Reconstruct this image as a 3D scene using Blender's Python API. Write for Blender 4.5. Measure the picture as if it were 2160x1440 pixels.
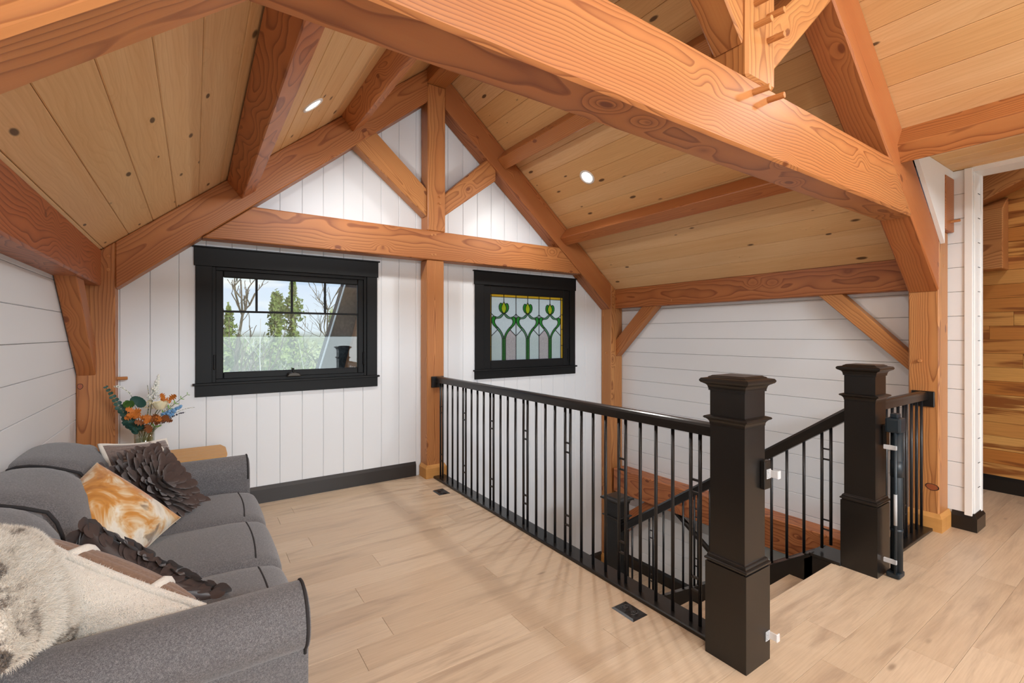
import bpy, bmesh, math, random
from mathutils import Vector, Matrix, Euler
from mathutils.geometry import delaunay_2d_cdt
random.seed(11)
for _o in list(bpy.data.objects): bpy.data.objects.remove(_o, do_unlink=True)
S = bpy.context.scene
COL = S.collection

# ------------------------------------------------------------------ camera
FPX, THETA, HORIZON, EYE = 991.245, 0.5946, 705.62, 1.5
cam = bpy.data.cameras.new('camera'); cam_o = bpy.data.objects.new('camera', cam); COL.objects.link(cam_o)
cam.sensor_width = 36.0; cam.lens = FPX/2160*36.0; cam.sensor_fit = 'HORIZONTAL'
cam.shift_y = -(720-HORIZON)/2160
cam.clip_start = 0.05; cam.clip_end = 400
cam_o.location = (0, 0, EYE); cam_o.rotation_euler = (math.pi/2, 0, -THETA)
S.camera = cam_o

# ------------------------------------------------------------------ light
S.view_settings.view_transform = 'Standard'; S.view_settings.look = 'None'
S.view_settings.exposure = 0.07; S.view_settings.gamma = 1.0
S.view_settings.use_curve_mapping = False
SKY = 1.0           # sky brightness
POT = 95.0           # watts of one ceiling lamp
REAR_FILL = 300.0         # watts of the added fill light high at the rear
REAR_LOW_FILL = 75.0      # watts of the added fill light below it

def srgb(r, g, b):
    f = lambda c: (c/255/12.92) if c/255 <= .04045 else ((c/255+.055)/1.055)**2.4
    return (f(r), f(g), f(b), 1.0)

w = bpy.data.worlds.new('world'); S.world = w; w.use_nodes = True
nt = w.node_tree; nt.nodes.clear()
out = nt.nodes.new('ShaderNodeOutputWorld'); bg = nt.nodes.new('ShaderNodeBackground')
tc = nt.nodes.new('ShaderNodeTexCoord'); sep = nt.nodes.new('ShaderNodeSeparateXYZ')
nt.links.new(tc.outputs['Generated'], sep.inputs[0])
rmp = nt.nodes.new('ShaderNodeValToRGB'); rmp.color_ramp.interpolation = 'EASE'
cr = rmp.color_ramp
cr.elements[0].position = 0.0; cr.elements[0].color = (.20, .23, .14, 1)
cr.elements[1].position = 1.0; cr.elements[1].color = (.20, .42, .92, 1)
e = cr.elements.new(.495); e.color = (.26, .30, .19, 1)
e = cr.elements.new(.505); e.color = (.80, .88, 1.0, 1)
e = cr.elements.new(.60); e.color = (.48, .66, 1.0, 1)
ma = nt.nodes.new('ShaderNodeMath'); ma.operation = 'MULTIPLY_ADD'; ma.inputs[1].default_value = .5; ma.inputs[2].default_value = .5
nt.links.new(sep.outputs[2], ma.inputs[0]); nt.links.new(ma.outputs[0], rmp.inputs[0])
mp = nt.nodes.new('ShaderNodeMapping'); mp.inputs['Scale'].default_value = (5, 5, 14); mp.inputs['Location'].default_value = (1.3, .4, 0)
nz = nt.nodes.new('ShaderNodeTexNoise'); nz.inputs['Scale'].default_value = 1.6; nz.inputs['Detail'].default_value = 5
nt.links.new(tc.outputs['Generated'], mp.inputs[0]); nt.links.new(mp.outputs[0], nz.inputs[0])
r2 = nt.nodes.new('ShaderNodeValToRGB'); r2.color_ramp.elements[0].position = .50; r2.color_ramp.elements[1].position = .66
nt.links.new(nz.outputs[0], r2.inputs[0])
up = nt.nodes.new('ShaderNodeMath'); up.operation = 'GREATER_THAN'; up.inputs[1].default_value = .01
nt.links.new(sep.outputs[2], up.inputs[0])
mm = nt.nodes.new('ShaderNodeMath'); mm.operation = 'MULTIPLY'
nt.links.new(r2.outputs[0], mm.inputs[0]); nt.links.new(up.outputs[0], mm.inputs[1])
mx = nt.nodes.new('ShaderNodeMixRGB'); mx.inputs[2].default_value = (.95, .97, 1.0, 1)
nt.links.new(mm.outputs[0], mx.inputs[0]); nt.links.new(rmp.outputs[0], mx.inputs[1])
nt.links.new(mx.outputs[0], bg.inputs[0]); bg.inputs[1].default_value = SKY
nt.links.new(bg.outputs[0], out.inputs[0])

sun = bpy.data.lights.new('sun', 'SUN'); sun.energy = 2.2; sun.angle = math.radians(1.0); sun.color = (1, .95, .86)
sun_o = bpy.data.objects.new('sun', sun); COL.objects.link(sun_o); sun_o.rotation_euler = (math.radians(34), math.radians(38), 0)

# added fill light well behind the camera, standing in for an invented gable window
al = bpy.data.lights.new('rear_high_fill', 'AREA'); al.shape = 'RECTANGLE'; al.size = 2.7; al.size_y = 0.85
al.energy = REAR_FILL; al.color = (.82, .92, 1.0)
al_o = bpy.data.objects.new('rear_high_fill', al); COL.objects.link(al_o)
al_o.location = (2.1, -3.9, 3.33); al_o.rotation_euler = (math.radians(84), 0, 0)

a2 = bpy.data.lights.new('rear_low_fill', 'AREA'); a2.shape = 'RECTANGLE'; a2.size = 4.4; a2.size_y = 1.15  # added low fill light behind the camera, in place of an invented window
a2.energy = REAR_LOW_FILL; a2.color = (.86, .94, 1.0)
a2_o = bpy.data.objects.new('rear_low_fill', a2); COL.objects.link(a2_o)
a2_o.location = (2.1, -4.07, .87); a2_o.rotation_euler = (math.pi/2, 0, 0)

# ------------------------------------------------------------------ node helpers
class NT:
    def __init__(s, name):
        s.m = bpy.data.materials.new(name); s.m.use_nodes = True; s.t = s.m.node_tree
        s.b = s.t.nodes['Principled BSDF']; s.o = s.t.nodes['Material Output']
    def n(s, t, **k):
        x = s.t.nodes.new(t)
        for a, v in k.items(): setattr(x, a, v)
        return x
    def l(s, a, b): s.t.links.new(a, b)
    def setin(s, sock, v):
        if hasattr(v, 'is_output'): s.l(v, sock)
        else: sock.default_value = v
    def math(s, op, a, b=0.0, c=None, clamp=False):
        x = s.n('ShaderNodeMath', operation=op); x.use_clamp = clamp
        s.setin(x.inputs[0], a); s.setin(x.inputs[1], b)
        if c is not None: s.setin(x.inputs[2], c)
        return x.outputs[0]
    def vmath(s, op, a, b):
        x = s.n('ShaderNodeVectorMath', operation=op); s.setin(x.inputs[0], a); s.setin(x.inputs[1], b)
        return x.outputs[0]
    def comb(s, a, b, c):
        x = s.n('ShaderNodeCombineXYZ')
        for i, v in enumerate((a, b, c)): s.setin(x.inputs[i], v)
        return x.outputs[0]
    def sep(s, v):
        x = s.n('ShaderNodeSeparateXYZ'); s.l(v, x.inputs[0]); return x.outputs
    def noise(s, vec, scale, detail=2, rough=.5, col=False, dist=0.0):
        x = s.n('ShaderNodeTexNoise'); s.l(vec, x.inputs['Vector'])
        x.inputs['Scale'].default_value = scale; x.inputs['Detail'].default_value = detail
        x.inputs['Roughness'].default_value = rough; x.inputs['Distortion'].default_value = dist
        return x.outputs[1] if col else x.outputs[0]
    def voro(s, vec, scale, feat='F1', out=0, rnd=1.0):
        x = s.n('ShaderNodeTexVoronoi', feature=feat); s.l(vec, x.inputs['Vector'])
        x.inputs['Scale'].default_value = scale; x.inputs['Randomness'].default_value = rnd
        return x.outputs[out]
    def ramp(s, v, stops, interp='LINEAR'):
        x = s.n('ShaderNodeValToRGB'); r = x.color_ramp; r.interpolation = interp
        while len(r.elements) > 1: r.elements.remove(r.elements[-1])
        r.elements[0].position = stops[0][0]; r.elements[0].color = stops[0][1]
        for p, c in stops[1:]:
            e = r.elements.new(p); e.color = c
        s.l(v, x.inputs[0]); return x.outputs[0]
    def smooth(s, v, a, b):
        x = s.n('ShaderNodeMapRange', interpolation_type='SMOOTHSTEP'); s.l(v, x.inputs[0])
        x.inputs[1].default_value = a; x.inputs[2].default_value = b; x.inputs[3].default_value = 0; x.inputs[4].default_value = 1
        return x.outputs[0]
    def mix(s, f, a, b, blend='MIX'):
        x = s.n('ShaderNodeMixRGB', blend_type=blend)
        s.setin(x.inputs[0], f); s.setin(x.inputs[1], a); s.setin(x.inputs[2], b); return x.outputs[0]
    def bump(s, h, strength=.3, dist=.002):
        x = s.n('ShaderNodeBump'); x.inputs['Strength'].default_value = strength; x.inputs['Distance'].default_value = dist
        s.l(h, x.inputs['Height']); s.l(x.outputs[0], s.b.inputs['Normal'])
    def obj(s): return s.n('ShaderNodeTexCoord').outputs['Object']
    def rand(s): return s.n('ShaderNodeObjectInfo').outputs['Random']
    def set(s, **k):
        for a, v in k.items(): s.setin(s.b.inputs[a.replace('_', ' ')], v)
        return s.m

def plain(name, col, rough=.5, metal=0.0, spec=.5, coat=0.0):
    m = NT(name); m.b.inputs['Base Color'].default_value = col; m.b.inputs['Roughness'].default_value = rough
    m.b.inputs['Metallic'].default_value = metal; m.b.inputs['Specular IOR Level'].default_value = spec
    m.b.inputs['Coat Weight'].default_value = coat
    return m.m

def g4(c): return (c, c, c, 1)

def timber_material(name, light, mid, dark, rate=70.0, knots=True, warp=.085, con=.50):
    m = NT(name); p = m.obj(); r = m.rand(); x, y, z = m.sep(p)
    f1 = m.math('FRACT', m.math('MULTIPLY', r, 7.31)); f2 = m.math('FRACT', m.math('MULTIPLY', r, 13.7)); f3 = m.math('FRACT', m.math('MULTIPLY', r, 29.3))
    xo = m.math('MULTIPLY_ADD', r, 40.0, x)
    nv = m.comb(m.math('MULTIPLY', xo, .42), y, z)
    wc = m.sep(m.noise(nv, 3.2, 2, .5, col=True))
    kv = m.comb(m.math('MULTIPLY', xo, 2.5), m.math('MULTIPLY', y, 4.6), m.math('MULTIPLY', z, 4.6))
    kd = m.voro(kv, 1.0)
    kb = m.smooth(kd, .36, .0)
    py = m.math('ADD', y, m.math('MULTIPLY_ADD', f1, .22, -.11)); py = m.math('ADD', py, m.math('MULTIPLY_ADD', wc[0], warp, -warp/2))
    pz = m.math('ADD', z, m.math('MULTIPLY_ADD', f2, .22, -.11)); pz = m.math('ADD', pz, m.math('MULTIPLY_ADD', wc[1], warp, -warp/2))
    rr = m.math('SQRT', m.math('ADD', m.math('MULTIPLY', py, py), m.math('MULTIPLY', pz, pz)))
    rr = m.math('MULTIPLY_ADD', kb, .045, rr)
    ring = m.math('FRACT', m.math('MULTIPLY', rr, rate))
    rg = m.ramp(ring, [(0, g4(.12)), (.45, g4(.28)), (.74, g4(.55)), (.88, g4(1)), (.95, g4(.8)), (1, g4(.12))])
    fib = m.noise(m.comb(m.math('MULTIPLY', xo, 3.0), m.math('MULTIPLY', y, 160), m.math('MULTIPLY', z, 160)), 1.0, 2, .6)
    brd = m.noise(m.comb(m.math('MULTIPLY', xo, .5), m.math('MULTIPLY', y, 6), m.math('MULTIPLY', z, 6)), 1.3, 2)
    base = m.mix(m.math('MULTIPLY_ADD', f3, .9, m.math('MULTIPLY_ADD', brd, .8, -.36), clamp=True), light, mid)
    c = m.mix(m.math('MULTIPLY', rg, m.math('MULTIPLY_ADD', f1, .30, con)), base, dark)
    c = m.mix(m.math('MULTIPLY_ADD', fib, .5, -.12, clamp=True), c, mid)
    if knots:
        kc = m.smooth(kd, .10, .06)
        c = m.mix(m.math('MULTIPLY', kc, .75), c, srgb(104, 50, 28))
    m.set(Base_Color=c, Roughness=.42, Specular_IOR_Level=.35)
    m.bump(m.math('MULTIPLY_ADD', rg, -.6, m.math('MULTIPLY', fib, .5)), .25, .0015)
    return m.m

def pine_material(name, cols, knotcol, knot_t=.085):
    m = NT(name); p = m.obj(); r = m.rand(); x, y, z = m.sep(p)
    f1 = m.math('FRACT', m.math('MULTIPLY', r, 7.31)); f2 = m.math('FRACT', m.math('MULTIPLY', r, 17.7))
    xo = m.math('MULTIPLY_ADD', r, 60.0, x)
    wv = m.comb(m.math('MULTIPLY', xo, .6), m.math('MULTIPLY', y, 3.0), f1)
    wn = m.noise(wv, 2.0, 2)
    kv = m.comb(m.math('MULTIPLY', xo, 3.2), m.math('MULTIPLY_ADD', y, 8.5, m.math('MULTIPLY', f1, 9)), f2)
    kd = m.voro(kv, 1.0)
    kb = m.smooth(kd, .30, 0)
    yy = m.math('ADD', m.math('MULTIPLY', y, 1.0), m.math('MULTIPLY', wn, .16)); yy = m.math('MULTIPLY_ADD', kb, .03, yy)
    ring = m.math('FRACT', m.math('MULTIPLY', m.math('ADD', yy, f2), 44))
    rg = m.ramp(ring, [(0, g4(.1)), (.6, g4(.35)), (.86, g4(1)), (1, g4(.1))])
    base = m.ramp(f1, [(0, cols[0]), (.34, cols[1]), (.67, cols[2]), (1, cols[3])])
    strk = m.noise(m.comb(m.math('MULTIPLY', xo, .35), m.math('MULTIPLY', y, 9), f1), 1.5, 2)
    base = m.mix(m.math('MULTIPLY_ADD', strk, 1.0, -.25, clamp=True), base, cols[4])
    c = m.mix(m.math('MULTIPLY', rg, .20), base, cols[5])
    fib = m.noise(m.comb(m.math('MULTIPLY', xo, 4), m.math('MULTIPLY', y, 170), m.math('MULTIPLY', z, 60)), 1.0, 2)
    c = m.mix(m.math('MULTIPLY_ADD', fib, .5, -.15, clamp=True), c, cols[5])
    krnd = m.sep(m.voro(kv, 1.0, out=1))[0]
    kn = m.smooth(m.math('DIVIDE', kd, m.math('MULTIPLY_ADD', krnd, 1.25, .25)), knot_t, knot_t*.6)
    c = m.mix(m.math('MULTIPLY', kn, .85), c, knotcol)
    m.set(Base_Color=c, Roughness=.5, Specular_IOR_Level=.3)
    m.bump(fib, .12, .001)
    return m.m

def floor_material():
    m = NT('oak_vinyl_plank'); p = m.obj(); r = m.rand(); x, y, z = m.sep(p)
    f1 = m.math('FRACT', m.math('MULTIPLY', r, 7.31)); f2 = m.math('FRACT', m.math('MULTIPLY', r, 17.7))
    xo = m.math('MULTIPLY_ADD', r, 60.0, x)
    a = m.noise(m.comb(m.math('MULTIPLY', xo, 1.1), m.math('MULTIPLY', y, 9), f1), 1.2, 4, .6, dist=.6)
    b = m.noise(m.comb(m.math('MULTIPLY', xo, 5), m.math('MULTIPLY', y, 130), f2), 1.0, 3, .6)
    base = m.ramp(f1, [(0, srgb(206, 182, 154)), (.35, srgb(213, 190, 163)), (.7, srgb(202, 177, 149)), (1, srgb(209, 187, 160))])
    c = m.mix(m.smooth(a, .48, .74), base, srgb(180, 156, 132))
    c = m.mix(m.math('MULTIPLY_ADD', b, .9, -.36, clamp=True), c, srgb(164, 134, 106))
    kd = m.voro(m.comb(m.math('MULTIPLY', xo, 1.5), m.math('MULTIPLY', y, 5.0), f2), 1.0)
    kn = m.smooth(kd, .085, .02)
    c = m.mix(m.math('MULTIPLY', kn, .6), c, srgb(112, 88, 70))
    m.set(Base_Color=c, Roughness=m.math('MULTIPLY_ADD', b, .14, .27), Specular_IOR_Level=.45)
    m.bump(b, .10, .0006)
    return m.m

def hickory_material():
    m = NT('hickory_boards'); p = m.obj(); r = m.rand(); x, y, z = m.sep(p)
    f1 = m.math('FRACT', m.math('MULTIPLY', r, 7.31))
    xo = m.math('MULTIPLY_ADD', r, 60.0, x)
    a = m.noise(m.comb(m.math('MULTIPLY', xo, .8), m.math('MULTIPLY', y, 9), f1), 1.3, 3, .55, dist=.5)
    b = m.noise(m.comb(m.math('MULTIPLY', xo, 4), m.math('MULTIPLY', y, 110), f1), 1.0, 3, .6)
    base = m.ramp(f1, [(0, srgb(206, 146, 72)), (.3, srgb(218, 166, 96)), (.6, srgb(186, 118, 54)), (1, srgb(208, 152, 84))])
    c = m.mix(m.smooth(a, .50, .62), base, srgb(142, 84, 38))
    c = m.mix(m.math('MULTIPLY_ADD', b, .7, -.25, clamp=True), c, srgb(120, 68, 30))
    kd = m.voro(m.comb(m.math('MULTIPLY', xo, 1.2), m.math('MULTIPLY', y, 5), f1), 1.0)
    c = m.mix(m.math('MULTIPLY', m.smooth(kd, .10, .05), .8), c, srgb(66, 34, 16))
    m.set(Base_Color=c, Roughness=.42, Specular_IOR_Level=.35)
    return m.m

def fabric_material(name, cols, scale=420, rough=.9):
    m = NT(name); p = m.obj()
    a = m.noise(p, scale, 2, .6); b = m.noise(p, scale*.25, 2, .5)
    x, y, z = m.sep(p)
    wv = m.math('MULTIPLY', m.math('SINE', m.math('MULTIPLY', m.math('ADD', x, y), 1500)), m.math('SINE', m.math('MULTIPLY', m.math('ADD', z, m.math('MULTIPLY', y, .4)), 1500)))
    c = m.ramp(m.math('ADD', m.math('MULTIPLY', a, .7), m.math('MULTIPLY', b, .3)), [(.34, cols[0]), (.5, cols[1]), (.64, cols[2])])
    m.set(Base_Color=c, Roughness=rough, Specular_IOR_Level=.2, Sheen_Weight=.25, Sheen_Roughness=.5)
    m.bump(m.math('ADD', a, m.math('MULTIPLY', wv, .3)), .35, .0015)
    return m.m

M = {}
M['timber'] = timber_material('douglas_fir_timber', srgb(202, 143, 85), srgb(174, 102, 56), srgb(106, 50, 23))
M['timber_wild'] = timber_material('wild_grain_fir_timber', srgb(204, 138, 84), srgb(178, 102, 60), srgb(112, 52, 28), 44, True, .26, .70)
M['trim_pine'] = pine_material('post_base_pine', [srgb(206, 150, 84)]*5+[srgb(166, 108, 54)], srgb(120, 66, 34), .03)
M['pine'] = pine_material('ceiling_pine', [srgb(234, 196, 142), srgb(228, 184, 126), srgb(238, 206, 160), srgb(230, 186, 134), srgb(214, 164, 108), srgb(186, 130, 78)], srgb(62, 34, 18), .125)
M['floor'] = floor_material()
M['hickory'] = hickory_material()
M['white'] = plain('white_painted_boards', srgb(228, 231, 234), .45)
M['white_trim'] = plain('white_painted_trim', srgb(236, 236, 234), .4)
M['black'] = plain('black_satin_paint', srgb(24, 21, 19), .30)
M['iron'] = plain('black_metal', srgb(26, 26, 28), .34, .0, .5)
M['dark_base'] = plain('charcoal_baseboard', srgb(44, 40, 38), .35)
M['casing'] = plain('black_window_paint', srgb(17, 18, 19), .5, 0.0, .25)
M['peg'] = timber_material('oak_peg', srgb(208, 150, 92), srgb(188, 124, 70), srgb(150, 92, 50), 160, False)
M['joint'] = plain('floor_joint', srgb(120, 98, 78), .9)
M['gap'] = plain('dark_gap', srgb(30, 26, 22), .9)

# ------------------------------------------------------------------ object helpers
def link(name, me, mat=None, parent=None, Mx=None, smooth=False):
    o = bpy.data.objects.new(name, me); COL.objects.link(o)
    if mat is not None and not me.materials: me.materials.append(M[mat] if isinstance(mat, str) else mat)
    if parent is not None: o.parent = parent
    if Mx is not None: o.matrix_basis = Mx
    if smooth:
        for p in me.polygons: p.use_smooth = True
    return o

def mesh(name, V, F, Mx=None):
    """mesh from world (or parent space) coordinates, stored in the frame Mx"""
    me = bpy.data.meshes.new(name)
    if Mx is not None:
        inv = Mx.inverted(); V = [inv @ Vector(v) for v in V]
    me.from_pydata([tuple(v) for v in V], [], F)
    bm = bmesh.new(); bm.from_mesh(me); bmesh.ops.recalc_face_normals(bm, faces=bm.faces); bm.to_mesh(me); bm.free()
    return me

def bevel(me, off, seg=1):
    bm = bmesh.new(); bm.from_mesh(me)
    bmesh.ops.bevel(bm, geom=list(bm.edges), offset=off, segments=seg, affect='EDGES', profile=.6, clamp_overlap=True)
    bm.to_mesh(me); bm.free()

def frame(origin, xdir, zhint=(0, 0, 1)):
    x = Vector(xdir).normalized(); z = Vector(zhint); y = z.cross(x)
    if y.length < 1e-5: y = Vector((0, 1, 0)).cross(x)
    y.normalize(); z = x.cross(y)
    m = Matrix((x, y, z)).transposed().to_4x4(); m.translation = Vector(origin); return m

def prism(name, A, B, mat, parent=None, Mx=None, bev=0, seg=1, smooth=False):
    n = len(A); V = [Vector(v) for v in A]+[Vector(v) for v in B]
    F = [tuple(range(n)), tuple(range(2*n-1, n-1, -1))]+[(i, (i+1) % n, n+(i+1) % n, n+i) for i in range(n)]
    if Mx is None:
        c = sum(V, Vector())/len(V); Mx = Matrix.Translation(c)
    me = mesh(name, V, F, Mx)
    if bev: bevel(me, bev, seg)
    return link(name, me, mat, parent, Mx, smooth)

def box(name, x, y, z, mat, parent=None, Mx=None, bev=0, seg=1):
    A = [(x[0], y[0], z[0]), (x[1], y[0], z[0]), (x[1], y[1], z[0]), (x[0], y[1], z[0])]
    B = [(a, b, z[1]) for a, b, c in A]
    return prism(name, A, B, mat, parent, Mx, bev, seg)

def empty(name, loc=(0, 0, 0)):
    o = bpy.data.objects.new(name, None); COL.objects.link(o); o.location = loc; o.empty_display_size = .1
    return o

def tag(o, label=None, cat=None, group=None, kind=None):
    if label: o['label'] = label
    if cat: o['category'] = cat
    if group: o['group'] = group
    if kind: o['kind'] = kind
    return o

def reparent(o, par):
    """make o a child of par keeping its place (par has only a translation or identity)"""
    mw = o.matrix_basis.copy()
    o.parent = par; o.matrix_basis = wm(par).inverted() @ mw
    return o
def wm(o):
    m = o.matrix_basis.copy()
    return wm(o.parent) @ m if o.parent else m

def tube_mesh(name, pts, rad, n=8, closed=False):
    V, F = [], []; P = [Vector(p) for p in pts]; k = len(P)
    rads = rad if isinstance(rad, (list, tuple)) else [rad]*k
    up = Vector((0, 0, 1)); prev = None
    for i, p in enumerate(P):
        if closed: t = P[(i+1) % k]-P[i-1]
        else: t = P[min(i+1, k-1)]-P[max(i-1, 0)]
        t.normalize()
        if prev is None:
            a = t.cross(up)
            if a.length < .05: a = t.cross(Vector((1, 0, 0)))
        else: a = prev-t*prev.dot(t)
        a.normalize(); prev = a; b = t.cross(a)
        for j in range(n):
            an = 2*math.pi*j/n; V.append(p+(a*math.cos(an)+b*math.sin(an))*rads[i])
    R = k if closed else k-1
    for i in range(R):
        for j in range(n):
            F.append((i*n+j, i*n+(j+1) % n, ((i+1) % k)*n+(j+1) % n, ((i+1) % k)*n+j))
    if not closed: F += [tuple(range(n-1, -1, -1)), tuple(range((k-1)*n, k*n))]
    return mesh(name, V, F)

def tube(name, pts, rad, mat, parent=None, n=8, closed=False, smooth=True):
    return link(name, tube_mesh(name, pts, rad, n, closed), mat, parent, None, smooth)

def peg(par, p0, d, r=.013, mat='peg', name='peg'):
    p0 = Vector(p0); d = Vector(d)
    Mx = frame(p0, d); L = d.length; n = 12
    A = [Mx @ Vector((0, r*math.cos(2*math.pi*i/n), r*math.sin(2*math.pi*i/n))) for i in range(n)]
    B = [Mx @ Vector((L, r*math.cos(2*math.pi*i/n), r*math.sin(2*math.pi*i/n))) for i in range(n)]
    o = prism(name, A, B, mat, None, Mx, .002)
    return reparent(o, par)
# ------------------------------------------------------------------ main dimensions
XC = 2.105                                   # ridge line
PITCH = .833
def zb(x): return 4.002-PITCH*abs(x-XC)      # underside of the principal rafters
DEEP = .352                                  # rafter depth measured plumb
def zt(x): return zb(x)+DEEP                 # underside of the roof boards
YG0, YG = 4.541, 4.728                       # front of the gable bent, face of the gable boards
YB0, YB1 = 1.14, 1.327                       # second bent
XL, XR = -.705, 4.918                        # faces of the side walls
YREAR = -4.0
LAND = -1.66                                 # stair landing
FLOOR_END = 1.365                            # floor nosing at the head of the stairs
RAILX = 2.13
ca, sa = 1/math.sqrt(1+PITCH**2), PITCH/math.sqrt(1+PITCH**2)

# ------------------------------------------------------------------ floor
def ext(name, poly, y0, y1, mat, parent=None, Mx=None, bev=0):
    return prism(name, [(x, y0, z) for x, z in poly], [(x, y1, z) for x, z in poly], mat, parent, Mx, bev)

floor = box('floor', (XL-.1, 2.18), (YREAR, YG+.1), (-.30, -.013), 'joint'); tag(floor, 'pale oak plank floor of the loft', None, None, 'structure')
fl2 = box('subfloor', (2.18, 6.5), (YREAR, FLOOR_END-.01), (-.30, -.013), 'joint'); reparent(fl2, floor)
def add_planks():
    PW = .1825; rng = random.Random(5)
    k0 = math.floor((YREAR-FLOOR_END)/PW); k1 = math.ceil((YG-FLOOR_END)/PW)
    for k in range(k0, k1):
        y0 = FLOOR_END+k*PW; y1 = min(y0+PW, YG-.004)
        if y1 < -1.3: continue
        xe = 2.17 if y0 > FLOOR_END-.01 else 6.36
        x = XL+.01-rng.random()*1.2
        while x < xe:
            L = 1.22; a, b = max(x, XL+.005), min(x+L, xe)
            if b-a > .02:
                g = .0005
                A = [(a+g, y0+g, -.012), (b-g, y0+g, -.012), (b-g, y1-g, -.012), (a+g, y1-g, -.012)]
                B = [(p, q, 0) for p, q, r in A]
                o = prism('plank', A, B, 'floor', None, None, .0008); reparent(o, floor)
            x += L
add_planks()
nose = box('nosing', (2.185, 3.47), (FLOOR_END-.004, FLOOR_END+.022), (-.035, .0), 'floor', None, None, .006); reparent(nose, floor)

# ------------------------------------------------------------------ gable wall: vertical V-groove boards
W1 = (.10, 1.45, 1.07, 2.10)                 # openings hidden behind the casings
W2 = (2.77, 4.13, 1.07, 2.10)
def wallpoly(xs): return [(x, zt(x)+.05) for x in xs]
wall_back = empty('wall_back', (2.1, YG+.06, 0)); tag(wall_back, 'white gable wall of vertical V-groove boards', None, None, 'structure')
def backing(x0, x1, z0, z1):
    pass
def sheet(x0, x1, z0, z1f):
    xs = [x0]+([XC] if x0 < XC < x1 else [])+[x1]
    poly = [(x0, z0), (x1, z0)]+[(x, z1f(x)) for x in reversed(xs)]
    o = ext('sheathing', poly, YG+.018, YG+.16, 'white'); reparent(o, wall_back)
top = lambda x: zt(x)+.12
for a, b, z0 in ((-.9, W1[0], -.3), (W1[1], W2[0], LAND-.9), (W2[1], 5.1, LAND-.9)): sheet(a, b, z0, top)
for w_ in (W1, W2):
    sheet(w_[0], w_[1], LAND-.9 if w_ is W2 else -.3, lambda x, w_=w_: w_[2]); sheet(w_[0], w_[1], w_[3], top)
def vboard(x0, x1, z0, z1, c0=.005, c1=.005):
    yb = YG+.017; yf = YG
    prof = [(x0, yb), (x0, yf+c0), (x0+c0, yf), (x1-c1, yf), (x1, yf+c1), (x1, yb)]
    prof = [p for i, p in enumerate(prof) if i == 0 or p != prof[i-1]]
    A = [(x, y, z0) for x, y in prof]; B = [(x, y, (z1(x) if callable(z1) else z1)) for x, y in prof]
    o = prism('board', A, B, 'white'); reparent(o, wall_back)
PB = .1879; SB = .4583
edges = [SB+k*PB for k in range(-7, 25)]
edges = [XL]+[e for e in edges if XL+.02 < e < XR-.02]+[XR]
for a, b in zip(edges[:-1], edges[1:]):
    a_, b_ = a+.0006, b-.0006
    z0 = .0 if b < 2.15 else LAND
    cuts = sorted({a_, b_} | {v for w_ in (W1, W2) for v in w_[:2] if a_+.01 < v < b_-.01} | ({XC} if a_ < XC < b_ else set()))
    for p, q in zip(cuts[:-1], cuts[1:]):
        c0 = .005 if p == a_ else 0; c1 = .005 if q == b_ else 0
        mid = (p+q)/2; w_ = next((w_ for w_ in (W1, W2) if w_[0] <= mid <= w_[1]), None)
        if w_:
            vboard(p, q, z0, w_[2], c0, c1); vboard(p, q, w_[3], lambda x: zt(x)+.02, c0, c1)
        else: vboard(p, q, z0, lambda x: zt(x)+.02, c0, c1)

def baseboard(name, pts, h=.15, t=.018, label='', mat='dark_base'):
    """chamfered board along the polyline pts (x,y,z of the wall line), thickness to the left"""
    (x0, y0, z0), (x1, y1, z1) = pts
    d = Vector((x1-x0, y1-y0, 0)).normalized(); n = Vector((-d.y, d.x, 0))
    prof = [(0, 0), (t, 0), (t, h-.03), (.003, h), (0, h)]
    A = [Vector(pts[0])+n*u+Vector((0, 0, v)) for u, v in prof]; B = [Vector(pts[1])+n*u+Vector((0, 0, v)) for u, v in prof]
    return tag(prism(name, A, B, mat), label, None, None, 'structure')
baseboard('baseboard_back', ((1.955, YG, 0), (XL, YG, 0)), .15, .018, 'charcoal baseboard along the gable wall below the clear window')
baseboard('baseboard_landing', ((4.69, YG, LAND), (2.25, YG, LAND)), .15, .018, 'dark baseboard on the stair landing below the stained glass window')
baseboard('baseboard_stair', ((XR, 3.30, LAND), (XR, 4.541, LAND)), .16, .018, 'black baseboard on the landing along the right wall', 'black')

# ------------------------------------------------------------------ side walls: horizontal shiplap
ZS = [1.265+.1893*k for k in range(-21, 10)]
def shiplap(parent, X, sgn, y0, y1, zlo, zhi):
    """sgn +1: room lies on the -x side (right wall); -1: room on the +x side"""
    zs = [zlo]+[z for z in ZS if zlo+.02 < z < zhi-.02]+[zhi]
    for a, b in zip(zs[:-1], zs[1:]):
        a_, b_ = a+.0012, b-.0012; c = .003; t = .018*sgn
        prof = [(X+t, a_), (X+c*sgn, a_), (X, a_+c), (X, b_-c), (X+c*sgn, b_), (X+t, b_)]
        o = prism('board', [(x, y0, z) for x, z in prof], [(x, y1, z) for x, z in prof], 'white'); reparent(o, parent)
wall_left = box('wall_left', (XL-.16, XL-.019), (YREAR, YG+.1), (-.3, 2.05), 'gap'); tag(wall_left, 'low white shiplap knee wall behind the sofa', None, None, 'structure')
shiplap(wall_left, XL, -1, YREAR, 4.62, 0, 1.90)
wall_right = box('wall_right', (XR+.019, XR+.16), (1.0, YG+.1), (-2.9, 2.72), 'gap'); tag(wall_right, 'white shiplap wall above the stairwell', None, None, 'structure')
shiplap(wall_right, XR, 1, 1.327, 4.72, -2.84, 1.90)
shiplap(wall_right, XR, 1, 1.045, 1.327, 0, 2.775)
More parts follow.
